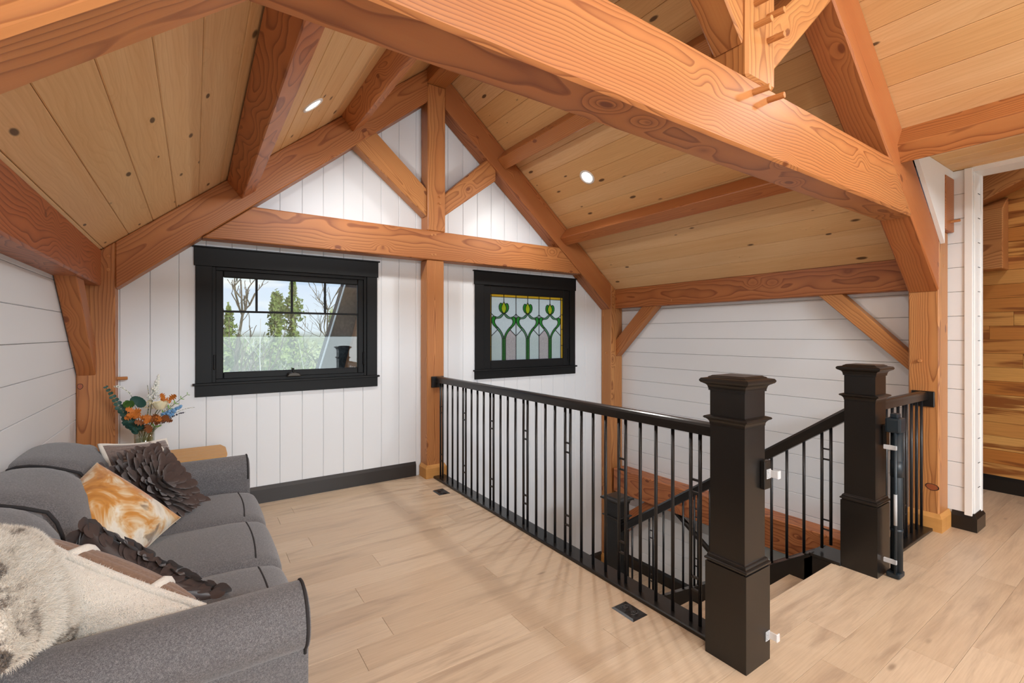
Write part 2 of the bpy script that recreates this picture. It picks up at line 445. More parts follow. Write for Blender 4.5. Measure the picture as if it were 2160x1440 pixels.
# white corner board and jamb at the end of that wall
cb = box('corner_board', (XR-.012, XR+.02), (1.0, 1.046), (0, 2.775), 'white_trim', None, None, .002); reparent(cb, wall_right)
je = box('jamb', (XR+.02, 5.115), (.992, 1.012), (0, 2.745), 'white_trim', None, None, .0015); reparent(je, wall_right)
js = box('jamb_stop', (5.085, 5.125), (.984, .993), (0, 2.748), 'white_trim', None, None, .001); reparent(js, wall_right)
for k in range(14):
    z = 1.265+.1893*(k-6)
    if .05 < z < 2.7:
        nk = box('board_end', (XR+.10, XR+.155), (.989, .9925), (z-.0015, z+.0015), 'gap'); reparent(nk, wall_right)
hd = box('trim_1', (XR-.002, 5.125), (-.9, 1.0), (2.742, 2.80), 'white_trim'); tag(hd, 'white header trim over the opening to the next room', None, None, 'structure')
hx = box('wall_over_opening', (XR+.02, 5.12), (-.9, 1.4), (2.80, 3.45), 'white'); reparent(hx, hd)
hw = box('wall_right_rear', (XR, 5.12), (YREAR, -.9), (0, 2.80), 'white'); tag(hw, 'white wall at the rear right of the loft', None, None, 'structure')
# base at the end of the wall: two mitred pieces
bb = empty('baseboard_right', (4.95, 1.05, 0)); tag(bb, 'short black chamfered baseboard wrapping the wall end beside the timber post', None, None, 'structure')
h, t = .135, .02
o = prism('front_piece', [(XR, 1.118, 0), (XR-t, 1.118, 0), (XR-t, 1.118, h-.035), (XR-.003, 1.118, h), (XR, 1.118, h)],
          [(XR, .992, 0), (XR-t, .992-t, 0), (XR-t, .992-t, h-.035), (XR-.003, .989, h), (XR, .992, h)], 'black'); reparent(o, bb)
o = prism('end_piece', [(XR, .992, 0), (XR-t, .992-t, 0), (XR-t, .992-t, h-.035), (XR-.003, .989, h), (XR, .992, h)],
          [(5.12, .992, 0), (5.12+t, .992-t, 0), (5.12+t, .992-t, h-.035), (5.12, .989, h), (5.12, .992, h)], 'black'); reparent(o, bb)

# ------------------------------------------------------------------ rear of the loft (behind the camera): wall with openings made for the added fill lights
wall_rear = empty('wall_rear', (2.1, YREAR, 0)); tag(wall_rear, 'white rear wall of the loft, left open for the added fill lights', None, None, 'structure')
for nm, poly in (('side', [(-.9, -.1), (-.15, -.1), (-.15, 3.0), (-.9, 2.1)]), ('side', [(4.35, -.1), (5.2, -.1), (5.2, 2.1), (4.35, 3.0)]),
                 ('sill_wall', [(-.15, -.1), (4.35, -.1), (4.35, .28), (-.15, .28)]), ('mid_wall', [(-.15, 1.46), (4.35, 1.46), (4.35, 2.88), (-.15, 2.88)])):
    o = ext(nm, poly, YREAR-.05, YREAR+.05, 'white'); reparent(o, wall_rear)

# ------------------------------------------------------------------ ceiling boards
ceiling = empty('ceiling', (XC, 2, 4.4)); tag(ceiling, 'knotty pine board ceiling over the whole loft', None, None, 'structure')
def cboard(p0, p1, y0, y1, nrm):
    """board from slope point p0 to p1 (x,z), along y; nrm points up out of the room"""
    P0, P1 = Vector((p0[0], 0, p0[1])), Vector((p1[0], 0, p1[1])); d = (P1-P0).normalized(); n = Vector(nrm)
    P0 = P0+d*.0008; P1 = P1-d*.0008; c = .004
    prof = [P0+n*.02, P0+n*c, P0+d*c, P1-d*c, P1+n*c, P1+n*.02]
    mid = (P0+P1)/2
    Mx = frame((mid.x, (y0+y1)/2, mid.z), (0, 1, 0), n)
    A = [v+Vector((0, y0, 0)) for v in prof]; B = [v+Vector((0, y1, 0)) for v in prof]
    o = prism('board', A, B, 'pine', None, Mx); reparent(o, ceiling)
CP = .147
def slope_boards(side, anchor, off, y0, y1, dx0, dx1):
    """dx measured from the ridge outwards"""
    xs = sorted({round(abs(anchor-XC)+k*CP, 5) for k in range(-30, 30)})
    xs = [dx0]+[x for x in xs if dx0+.02 < x < dx1-.02]+[dx1]
    n = Vector((sa*side, 0, ca))
    for a, b in zip(xs[:-1], xs[1:]):
        cboard((XC+side*a, 4.002+off-PITCH*a), (XC+side*b, 4.002+off-PITCH*b), y0, y1, n)
slope_boards(-1, -.41, DEEP, YREAR, YG+.02, .02, 2.83)
slope_boards(1, 3.466, DEEP, 1.235, YG+.02, .02, 2.83)
slope_boards(1, 3.38, .385, YREAR, 1.235, .02, 1.93)
for k in range(9):
    a = 3.95+k*.15; b = min(a+.15, 5.12)
    if a < 5.1: cboard((a, 2.778), (b, 2.778), YREAR, 1.135, Vector((0, 0, 1)))
# roof deck above the boards, keeps the sky out
for side, d1, ya, yb2 in ((-1, 3.2, YREAR-.4, YG+.5), (1, 3.2, 1.36, YG+.5), (1, 1.95, YREAR-.4, 1.36)):
    A = [(XC, ya, 4.002+.43), (XC+side*d1, ya, 4.002+.43-PITCH*d1), (XC+side*d1, ya, 4.002+.55-PITCH*d1), (XC, ya, 4.002+.55)]
    o = prism('roof_deck', A, [(x, yb2, z) for x, y, z in A], 'gap'); reparent(o, ceiling)
o = box('dormer_deck', (4.02, 5.14), (YREAR-.3, 1.4), (2.88, 2.95), 'gap'); reparent(o, ceiling)

# ------------------------------------------------------------------ the next room, seen through the opening
wall_next = box('wall_next_room', (6.391, 6.5), (-1.2, 3.4), (-.3, 3.6), 'gap'); tag(wall_next, 'wall of mixed light and dark wood planks in the next room', None, None, 'structure')
def next_planks():
    rng = random.Random(9); z = .0; h = .132
    while z < 3.4:
        y = -1.1-rng.random()*1.2
        while y < 2.6:
            L = .7+rng.random()*1.1; a, b = max(y, -1.1), min(y+L, 2.6)
            if b-a > .03:
                Mx = frame((6.38, (a+b)/2, z+h/2), (0, 1, 0), (-1, 0, 0))
                A = [(6.39, a+.001, z+.001), (6.372, a+.001, z+.001), (6.372, a+.001, z+h-.001), (6.39, a+.001, z+h-.001)]
                o = prism('plank', A, [(p, b-.001, r) for p, q, r in A], 'hickory', None, Mx, .0015); reparent(o, wall_next)
            y += L
        z += h
next_planks()
baseboard('baseboard_next_room', ((6.372, -1.1, 0), (6.372, 2.6, 0)), .15, .018, 'black baseboard below the wood plank wall of the next room', 'black')
o = box('ceiling_next_room', (5.13, 6.5), (-1.2, 3.4), (3.3, 3.4), 'hickory'); tag(o, 'dark wooden ceiling of the next room', None, None, 'structure')
o = box('wall_next_room_rear', (5.13, 6.5), (-1.3, -1.2), (-.1, 3.4), 'hickory'); tag(o, 'rear end wall of the next room', None, None, 'structure')
o = box('wall_next_room_end', (5.13, 6.5), (2.55, 2.65), (-.1, 3.4), 'hickory'); tag(o, 'far end wall of the next room', None, None, 'structure')
o = box('floor_next_room', (5.1, 6.39), (FLOOR_END, 2.6), (-.1, 0), 'floor'); tag(o, 'plank floor of the next room', None, None, 'structure')
# ------------------------------------------------------------------ timber frame
def timber(name, poly, y0, y1, label, cat, along=(1, 0, 0), bev=.008, mat='timber'):
    """poly in x,z extruded in y; grain runs along 'along'"""
    cx = sum(p[0] for p in poly)/len(poly); cz = sum(p[1] for p in poly)/len(poly)
    Mx = frame((cx, (y0+y1)/2, cz), along, (0, 1, 0) if abs(along[1]) < .5 else (0, 0, 1))
    return tag(ext(name, poly, y0, y1, mat, None, Mx, bev), label, cat)
def timber_yz(name, poly, x0, x1, label, cat, along=(0, 1, 0), bev=.008):
    cy = sum(p[0] for p in poly)/len(poly); cz = sum(p[1] for p in poly)/len(poly)
    Mx = frame(((x0+x1)/2, cy, cz), along, (1, 0, 0))
    return tag(prism(name, [(x0, y, z) for y, z in poly], [(x1, y, z) for y, z in poly], 'timber', None, Mx, bev), label, cat)
UP = (0, 0, 1)
LX0, LX1 = -.703, -.487
RX0, RX1 = 4.692, 4.916
def rect(x0, x1, z0, z1): return [(x0, z0), (x1, z0), (x1, z1), (x0, z1)]
def base_trim(post, x0, x1, y0, y1, z0=0, t=.021, h=.135):
    """pine skirt with a chamfered top around the visible faces of a post"""
    prof = [(0, 0), (t, 0), (t, h-.032), (.004, h), (0, h)]
    def piece(P, Q, n0, n1):
        A = [Vector(P)+Vector(n0)*u+Vector((0, 0, v)) for u, v in prof]; B = [Vector(Q)+Vector(n1)*u+Vector((0, 0, v)) for u, v in prof]
        d = Vector(Q)-Vector(P); Mx = frame((Vector(P)+Vector(Q))/2, d, (0, 0, 1))
        reparent(prism('base_trim', A, B, 'trim_pine', None, Mx), post)
    piece((x0, y1, z0), (x0, y0, z0), (-1, 0, 0), (-1, -1, 0))
    piece((x0, y0, z0), (x1, y0, z0), (-1, -1, 0), (1, -1, 0) if x1 < 4.9 else (0, -1, 0))
    if x1 < 4.9: piece((x1, y0, z0), (x1, y1, z0), (1, -1, 0), (1, 0, 0))

# gable bent
pL = timber('timber_post', [(LX0, 0), (LX1, 0), (LX1, zt(LX1)-.004), (LX0, zt(LX0)-.004)], YG0, YG-.002, 'thick fir corner post behind the sofa with a wooden peg sticking out', 'post', UP)
peg(pL, (-.50, 4.66, 1.165), (.075, 0, 0), .013)
for z in (1.98, 2.08): peg(pL, (-.527, 4.55, z), (0, -.012, 0), .012)
pR = timber('timber_post', [(4.697, LAND), (RX1, LAND), (RX1, zt(RX1)-.004), (4.697, zt(4.697)-.004)], YG0, YG-.002, 'fir corner post rising out of the stairwell beside the stained glass window', 'post', UP)
for z in (1.98, 2.06): peg(pR, (4.742, 4.55, z), (0, -.012, 0), .012)
peg(pR, (4.70, 4.63, 1.25), (-.02, 0, 0), .012)
base_trim(pR, 4.697, RX1, YG0, YG-.02, LAND)
pM = timber('timber_post', rect(2.012, 2.206, 0, 2.285), 4.556, YG-.002, 'fir centre post between the two windows carrying the railing end', 'post', UP)
base_trim(pM, 2.012, 2.206, 4.556, YG-.02)
tie = timber('tie_beam', [(.05, 2.285), (4.16, 2.285), (3.795, 2.588), (.415, 2.588)], 4.543, 4.705, 'horizontal fir tie beam spanning the gable wall above both windows', 'beam')
for x, z in ((2.06, 2.545), (2.10, 2.55), (2.06, 2.335), (2.10, 2.34)): peg(tie, (x, 4.55, z), (0, -.010, 0), .012)
kp = timber('king_post', rect(2.014, 2.215, 2.588, 4.118), YG0, 4.715, 'fir king post standing on the tie beam at the gable peak', 'post', UP)
for x, z in ((2.05, 2.89), (2.05, 2.96), (2.15, 2.885), (2.15, 2.955)): peg(kp, (x, 4.55, z), (0, -.022 if x > 2.1 else -.008, 0), .012)
sl = (ca, 0, sa); sr = (ca, 0, -sa)
timber('principal_rafter', [(LX1, zb(LX1)), (2.014, zb(2.014)), (2.014, zt(2.014)-.004), (LX1, zt(LX1)-.004)], YG0, YG-.003, 'sloping fir rafter on the gable wall over the clear window', 'beam', sl)
timber('principal_rafter', [(4.697, zb(4.697)), (2.215, zb(2.215)), (2.215, zt(2.215)-.004), (4.697, zt(4.697)-.004)], YG0, YG-.003, 'sloping fir rafter on the gable wall beside the stained glass window', 'beam', sr)
timber('strut', [(1.275, zb(1.275)+.01), (1.475, zb(1.475)+.01), (2.014, 3.02), (2.014, 2.735)], 4.562, 4.70, 'diagonal fir strut left of the gable king post', 'strut', (.75, 0, -.66))
timber('strut', [(2.215, 2.765), (2.862, 3.262), (2.862, zb(2.862)+.01), (2.745, zb(2.745)+.01), (2.215, 3.0)], 4.562, 4.70, 'pale diagonal strut right of the gable king post', 'strut', (.78, 0, .62))
timber('ridge_beam', rect(2.005, 2.222, 4.12, 4.34), YREAR, YG-.01, 'dark fir ridge beam running along the roof peak', 'beam', (0, 1, 0))

# purlins of the far bay; lower corners measured from the ridge line
def purlin(side, dlo, zlo, dup, zup, y0, y1, label, deep=.172):
    lo = Vector((XC+side*dlo, zlo)); u = Vector((XC+side*dup, zup)); n = Vector((sa*side, ca))
    poly = [tuple(lo), tuple(u), tuple(u+n*deep), tuple(lo+n*deep)]
    return timber('purlin', poly, y0, y1, label, 'beam', (0, 1, 0), .006, 'timber_wild' if side < 0 else 'timber')
purlin(-1, 1.772, 2.640, 1.670, 2.724, YB1-.02, YG0, 'lower purlin on the left roof slope with wild dark grain')
purlin(-1, .857, 3.424, .745, 3.522, YB1-.02, YG0, 'upper purlin on the left roof slope next to the round ceiling lamp')
purlin(1, .870, 3.402, .764, 3.499, YB1-.02, YG0, 'upper purlin on the right roof slope near the king post')
purlin(1, 1.790, 2.625, 1.690, 2.706, YB1-.02, YG0, 'lower purlin on the right roof slope below the round ceiling lamp')
npur = timber('purlin', [(3.89, 2.636), (3.829, 2.745), (3.925, 2.885), (4.06, 2.885), (4.03, 2.76)], YREAR, YB0+.01, 'short purlin in the near bay at the top right', 'beam', (0, 1, 0), .006)

# eave plates
plL = timber('eave_plate', [(-.715, 1.857), (-.565, 1.857), (-.565, zt(-.565)-.003), (-.715, zt(-.715)-.003)], YREAR, YG0+.005, 'heavily grained eave plate on top of the left knee wall', 'beam', (0, 1, 0), .01, 'timber_wild')
plR = timber('eave_plate', [(4.78, 1.861), (4.93, 1.861), (4.93, zt(4.93)-.003), (4.78, zt(4.78)-.003)], YB1-.005, YG0+.005, 'eave plate on top of the white stairwell wall', 'beam', (0, 1, 0), .006)
peg(plR, (4.79, 3.62, 1.915), (-.018, 0, 0), .013)
timber_yz('brace', [(4.545, 1.43), (4.545, 1.20), (3.86, 1.862), (4.09, 1.862)], -.70, -.595, 'diagonal brace between left eave plate and corner post', 'brace', (0, .72, -.69), .006)
timber_yz('brace', [(4.545, 1.43), (4.545, 1.20), (3.86, 1.862), (4.09, 1.862)], 4.79, 4.905, 'red brown brace between stairwell corner post and eave plate', 'brace', (0, .72, -.69), .006)
timber_yz('brace', [(1.325, 1.33), (1.325, 1.185), (2.02, 1.864), (1.83, 1.864)], 4.79, 4.905, 'brace between eave plate and the post next to the opening', 'brace', (0, .71, .70), .006)

# second bent
LOW = .02
b2r = [(RX0, zb(RX0)-LOW), (2.24, zb(2.24)-LOW), (2.24, zb(2.24)+.385), (RX0, zb(RX0)+.385)]
r2 = timber('principal_rafter', b2r, YB0, YB1, 'large sloping rafter at the upper right landing on the post by the opening', 'beam', sr, .01)
b2l = [(LX1, zb(LX1)-LOW), (2.02, zb(2.02)-LOW), (2.02, zb(2.02)+.345), (LX1, zb(LX1)+.345)]
timber('principal_rafter', b2l, YB0, YB1, 'near rafter crossing the upper left corner of the picture', 'beam', sl, .01)
p2 = timber('timber_post', [(RX0, 0), (RX1-.01, 0), (RX1-.01, 2.30), (RX0+.02, 2.30), (RX0, 2.24)], YB0, YB1, 'fir post with a dark knot near its foot beside the opening', 'post', UP)
base_trim(p2, RX0, RX1, YB0, YB1)
peg(p2, (RX0+.01, 1.252, 1.297), (-.035, 0, 0), .013)
for z in (2.11, 2.03): peg(p2, (4.80, YB0+.01, z), (0, -.012, 0), .012)
timber('timber_post', rect(LX0, LX1, 0, 1.95), YB0, YB1, 'post below the near left rafter', 'post', UP)
c2 = timber('collar_beam', [(.10, 2.318), (4.115, 2.318), (3.725, 2.645), (.49, 2.645)], YB0-.002, YB1, 'massive collar beam crossing the top of the picture', 'beam', (1, 0, 0), .012)
for x in (2.075, 2.20): peg(c2, (x, YB0+.004, 2.585), (.012, -.075, 0), .0145)
k2 = timber('king_post', rect(2.022, 2.262, 2.645, 4.118), YB0-.004, YB1, 'near king post standing on the collar beam with four long pegs', 'post', UP, .012)
for x, z in ((2.085, 2.985), (2.085, 2.885), (2.195, 2.965), (2.195, 2.855)): peg(k2, (x, YB0+.004, z), (.008, -.08, 0), .0145)
timber('strut', [(2.262, 2.735), (2.90, 3.335), (2.78, 3.44), (2.262, 2.985)], YB0+.012, YB1-.03, 'diagonal strut right of the near king post', 'strut', (.75, 0, .66))
timber('strut', [(2.022, 2.79), (1.42, 3.41), (1.54, 3.52), (2.022, 3.02)], YB0+.012, YB1-.03, 'diagonal strut left of the near king post', 'strut', (.7, 0, -.71))
# white cheek of the dormer and the header timber poking through it
ck = ext('trim_2', [(4.135, 2.712), (4.713, 2.193), (4.713, 2.30), (4.713, 2.715), (XR, 2.715), (XR, 2.776), (4.06, 2.776)], 1.113, YB0-.001, 'white_trim'); tag(ck, 'white triangular cheek panel above the big right rafter', None, None, 'structure')
hb = timber('header_timber', rect(4.713, 4.917, 2.297, 2.713), 1.106, 1.2, 'short square timber end with a peg beside the white cheek panel', 'beam', (0, 1, 0), .004)
peg(hb, (4.83, 1.11, 2.37), (.02, -.055, .005), .011)

M['knot_ring'] = plain('black_knot_bark', srgb(40, 24, 18), .8); M['knot_wood'] = plain('red_brown_knot_wood', srgb(150, 78, 42), .5)
def knot(post, c, u, v, n, a, b):
    c, u, v, n = Vector(c), Vector(u), Vector(v), Vector(n)
    def disc(nm, k, h, mat):
        P = [c+u*(a*k*math.cos(i*math.pi/12))+v*(b*k*math.sin(i*math.pi/12)*(1+.08*math.sin(3*i*math.pi/12))) for i in range(24)]
        return reparent(prism(nm, P, [q+n*h for q in P], mat), post)
    disc('knot', 1.0, .0009, 'knot_ring'); disc('knot_core', .84, .0013, 'knot_wood')
knot(p2, (RX0, 1.182, .332), (0, 1, .12), (0, -.12, 1), (-1, 0, 0), .042, .026)
knot(pL, (-.680, YG0, 1.128), (1, 0, 0), (0, 0, 1), (0, -1, 0), .017, .021)

# timbers below the floor and in the next room
lb = timber('floor_beam', rect(4.70, 4.925, -.61, -.30), 1.40, 4.50, 'orange floor beam along the stairwell wall below the railing', 'beam', (0, 1, 0), .008, 'timber_wild')
timber_yz('brace', [(4.545, -1.32), (4.545, -1.03), (3.98, -.605), (3.82, -.605)], 4.76, 4.90, 'striped brace below the stairwell floor beam', 'brace', (0, .75, -.66), .006)
nb = timber('plate_timber', [(6.15, 2.11), (6.372, 2.11), (6.372, 2.80), (6.15, 2.66)], 1.05, 2.5, 'dark timber block on the plank wall of the next room', 'beam', (0, 1, 0), .006)
timber_yz('principal_rafter', [(1.28, 2.70), (-.6, 3.65), (-.6, 3.9), (1.28, 2.98)], 6.12, 6.365, 'dark rafter under the ceiling of the next room', 'beam', (0, .88, -.46), .006)
# ------------------------------------------------------------------ newel posts
def square_loft(name, cx, cy, prof, mat, parent):
    V, F = [], []
    for hlf, z in prof: V += [(cx-hlf, cy-hlf, z), (cx+hlf, cy-hlf, z), (cx+hlf, cy+hlf, z), (cx-hlf, cy+hlf, z)]
    n = len(prof)
    F.append((3, 2, 1, 0)); F.append(tuple(range(4*n-4, 4*n)))
    for i in range(n-1):
        for j in range(4): F.append((i*4+j, i*4+(j+1) % 4, i*4+4+(j+1) % 4, i*4+4+j))
    Mx = Matrix.Translation((cx, cy, prof[0][1]))
    return reparent(link(name, mesh(name, V, F, Mx), mat, None, Mx), parent)
def arc(h0, z0, h1, z1, bulge, n=5):
    """points from (h0,z0) to (h1,z1) bowing outwards by bulge"""
    P = []
    for i in range(n+1):
        t = i/n; b = math.sin(math.pi*t)*bulge
        dx, dz = h1-h0, z1-z0; L = math.hypot(dx, dz) or 1
        P.append((h0+dx*t+b*dz/L, z0+dz*t-b*dx/L))
    return P
def newel(cx, cy, zb_, label, base=True, top=1.31):
    r = empty('newel_post', (cx, cy, zb_)); tag(r, label, 'newel post')
    zs = zb_+(.475 if base else 0); T = zb_+top
    if base:
        square_loft('plinth', cx, cy, [(.100, zb_), (.100, zb_+.432)], 'black', r)
        square_loft('base_moulding', cx, cy, [(.094, zb_+.430), (.094, zb_+.441), (.1015, zb_+.442)]+arc(.1015, zb_+.442, .098, zb_+.456, .004)+[(.095, zb_+.457)]+arc(.095, zb_+.458, .086, zb_+.472, .003)+[(.0845, zb_+.475)], 'black', r)
    square_loft('shaft', cx, cy, [(.0845, zs-.02), (.0845, T-.06)], 'black', r)
    square_loft('collar_moulding', cx, cy, [(.0846, T-.232)]+arc(.086, T-.231, .098, T-.205, -.004)+arc(.103, T-.203, .104, T-.192, .004)+[(.086, T-.186)], 'black', r)
    square_loft('cap', cx, cy, [(.0846, T-.072), (.090, T-.071), (.090, T-.062)]+arc(.091, T-.061, .108, T-.038, -.005)+[(.110, T-.036)]+arc(.114, T-.035, .114, T-.014, .006, 7)+[(.092, T-.010), (.090, T-.006), (.084, T-.004), (.078, T)], 'black', r)
    return r
N1 = newel(2.109, 1.234, 0, 'tall black newel post in front, at the near end of the long railing')
N2 = newel(3.577, 1.234, 0, 'black newel post at the head of the stairs holding the rolled safety gate')
N3 = newel(3.577, 3.375, LAND, 'black newel post down on the stair landing seen through the balusters', True, 1.52)

# ------------------------------------------------------------------ baluster builder
def bar(name, p0, p1, r, parent, mat='iron', n=10):
    p0, p1 = Vector(p0), Vector(p1); Mx = frame(p0, p1-p0); L = (p1-p0).length
    A = [Mx @ Vector((0, r*math.cos(2*math.pi*i/n), r*math.sin(2*math.pi*i/n))) for i in range(n)]
    B = [Mx @ Vector((L, r*math.cos(2*math.pi*i/n), r*math.sin(2*math.pi*i/n))) for i in range(n)]
    o = prism(name, A, B, mat, None, Mx, 0, 1, True)
    return reparent(o, parent)
def spacers(par, p, q, zs, r=.006):
    for z in zs: bar('spacer', (p[0], p[1], z), (q[0], q[1], z), r, par)
def rail_profile():
    return [(-.031, 0), (.031, 0), (.033, .03), (.033, .045), (.027, .057), (.015, .062), (-.015, .062), (-.027, .057), (-.033, .045), (-.033, .03)]

# long railing
R1 = empty('loft_railing', (RAILX, 2.9, 0)); tag(R1, 'long black metal railing with paired balusters from the centre post to the near newel', 'railing')
prism_ = [(RAILX+u, 1.32, 1.0+v) for u, v in rail_profile()]
reparent(prism('handrail', prism_, [(x, 4.545, z) for x, y, z in prism_], 'black'), R1)
o = prism('shoe_plate', [(2.073, 1.334, 0), (2.200, 1.334, 0), (2.200, 1.334, .022), (2.079, 1.334, .022), (2.073, 1.334, .016)],
          [(x, 4.53, z) for x, z in ((2.073, 0), (2.200, 0), (2.200, .022), (2.079, .022), (2.073, .016))], 'black'); reparent(o, R1)
o = box('rosette', (2.055, 2.195), (4.534, 4.556), (.945, 1.062), 'black', None, None, .004); reparent(o, R1)
o = box('fascia', (2.172, 2.198), (1.36, 4.70), (-.32, 0), 'black'); reparent(o, R1)
for k in range(7):
    ya = 1.443+.4975*k; yb = ya+.054
    A_ = bar('baluster', (RAILX, ya, .02), (RAILX, ya, 1.005), .0095, R1)
    bar('baluster', (RAILX, yb, .02), (RAILX, yb, 1.005), .0095, R1)
    for z in (.755, .690, .255, .190):
        sp = prism('spacer', [(RAILX-.006, ya, z-.005), (RAILX+.006, ya, z-.005), (RAILX+.006, ya, z+.005), (RAILX-.006, ya, z+.005)],
                   [(RAILX-.006, yb, z-.005), (RAILX+.006, yb, z-.005), (RAILX+.006, yb, z+.005), (RAILX-.006, yb, z+.005)], 'iron')
        reparent(sp, A_)
    if k < 6:
        for j in range(3):
            y = yb+.1109*(j+1); bar('baluster', (RAILX, y, .02), (RAILX, y, 1.005), .0095, R1)

# short railing between the second newel and the post
RY = 1.235
R2 = empty('short_railing', (4.2, RY, 0)); tag(R2, 'short black railing between the gate newel and the timber post by the opening', 'railing')
A_ = [(3.66, RY+u, 1.0+v) for u, v in rail_profile()]
reparent(prism('handrail', A_, [(4.695, y, z) for x, y, z in A_], 'black'), R2)
reparent(box('shoe_plate', (3.677, 4.672), (1.172, 1.30), (0, .022), 'black', None, None, .003), R2)
reparent(box('rosette', (4.675, 4.696), (1.165, 1.305), (.945, 1.065), 'black', None, None, .004), R2)
reparent(box('fascia', (3.48, 4.91), (1.335, 1.362), (-.32, 0), 'black'), R2)
for x in (3.72, 3.83, 3.94, 4.05, 4.16, 4.27, 4.322, 4.433, 4.544, 4.652):
    b_ = bar('baluster', (x, RY, .02), (x, RY, 1.005), .0095, R2)
    if abs(x-4.27) < .01:
        for z in (.755, .690, .255, .190): spacers(b_, (4.27, RY), (4.322, RY), (z,), .0055)

# ------------------------------------------------------------------ stair flight
ST = empty('staircase', (2.9, 1.4, LAND)); tag(ST, 'wooden stair flight with black stringer going down behind the railing', 'staircase')
RISE, RUN = -LAND/9, .264
for k in range(1, 9):
    z = -RISE*k; y0 = FLOOR_END+RUN*(k-1); y1 = FLOOR_END+RUN*k
    Mx = frame((2.83, (y0+y1)/2, z), (1, 0, 0))
    reparent(box('tread', (2.2, 3.475), (y0-.0, y1+.022), (z-.035, z), 'floor', None, Mx, .005), ST)
    reparent(box('riser', (2.2, 3.475), (y0-.004, y0+.012), (z, z+RISE-.03), 'white_trim'), ST)
reparent(box('riser', (2.2, 3.475), (FLOOR_END+RUN*8-.004, FLOOR_END+RUN*8+.012), (LAND, LAND+RISE-.03), 'white_trim'), ST)
# landing
rng = random.Random(3); y = FLOOR_END+RUN*8
while y < YG:
    y1 = min(y+.1825, YG); x = 2.2-rng.random()
    while x < 4.91:
        a, b = max(x, 2.2), min(x+1.22, 4.91)
        if b-a > .02:
            Mx = frame(((a+b)/2, (y+y1)/2, LAND), (1, 0, 0)); reparent(box('landing_plank', (a+.001, b-.001), (y+.001, y1-.001), (LAND-.03, LAND), 'floor', None, Mx, .0015), ST)
        x += 1.22
    y = y1
reparent(box('landing_nosing', (3.68, 4.90), (FLOOR_END+RUN*8-.022, FLOOR_END+RUN*8+.004), (LAND-.035, LAND), 'floor', None, None, .006), ST)
for k in range(1, 6):                       # second flight, turning back along the right wall
    z = LAND-RISE*k; y1 = FLOOR_END+RUN*8-RUN*(k-1); y0 = y1-RUN
    Mx = frame((4.3, (y0+y1)/2, z), (1, 0, 0))
    reparent(box('tread', (3.68, 4.90), (y0-.022, y1), (z-.035, z), 'floor', None, Mx, .005), ST)
    reparent(box('riser', (3.68, 4.90), (y1-.012, y1+.004), (z, z+RISE-.03), 'white_trim'), ST)
# black closed stringer with its cap
sy = lambda y: -.021-.705*(y-1.564)
def stringer(x0, x1, y0, y1, lo, mat='black', name='stringer'):
    poly = [(y0, sy(y0)), (y1, sy(y1)), (y1, sy(y1)-lo), (y0, sy(y0)-lo)]
    reparent(prism(name, [(x0, a, b) for a, b in poly], [(x1, a, b) for a, b in poly], mat), ST)
stringer(3.472, 3.50, 1.50, 3.32, .40); stringer(3.645, 3.672, 1.50, 3.32, .40)
poly = [(1.51, .014), (3.32, sy(3.32)+.004), (3.32, sy(3.32)-.02), (1.51, -.008)]
reparent(prism('stringer_cap', [(3.466, a, b) for a, b in poly], [(3.678, a, b) for a, b in poly], 'black'), ST)
reparent(prism('stringer_cap', [(3.466, 1.33, 0), (3.678, 1.33, 0), (3.678, 1.52, 0), (3.466, 1.52, 0)], [(3.466, 1.33, .02), (3.678, 1.33, .02), (3.678, 1.52, .02), (3.466, 1.52, .02)], 'black', None, None, .002), ST)
reparent(box('skirt', (3.472, 3.50), (1.33, 1.55), (-.40, 0), 'black'), ST)
# wall skirt of the second flight
sk = [(3.46, LAND+.16), (3.46, LAND-.05), (2.2, LAND-.05-RISE/RUN*1.26), (2.2, LAND+.16-RISE/RUN*1.26)]
reparent(prism('wall_skirt', [(4.898, a, b) for a, b in sk], [(4.916, a, b) for a, b in sk], 'black'), ST)
sk = [(3.32, LAND+.10), (3.32, LAND-.30), (2.2, LAND-.30-RISE/RUN*1.12), (2.2, LAND+.10-RISE/RUN*1.12)]
reparent(prism('stringer', [(3.66, a, b) for a, b in sk], [(3.69, a, b) for a, b in sk], 'black'), ST)
# wall under the loft floor on the near side of the stairwell and below the floor edge
o = box('wall_stairwell', (2.10, 2.17), (1.2, YG), (LAND-.3, -.31), 'white'); tag(o, 'white wall below the loft edge inside the stairwell', None, None, 'structure')
o = box('wall_stairwell_front', (2.1, 5.0), (1.20, 1.30), (-2.9, -.31), 'white'); tag(o, 'white wall below the floor at the head of the stairs', None, None, 'structure')
o = box('floor_lower', (2.1, 5.05), (1.2, YG+.1), (-3.0, -2.9), 'floor'); tag(o, 'lower storey floor at the foot of the stairs', None, None, 'structure')

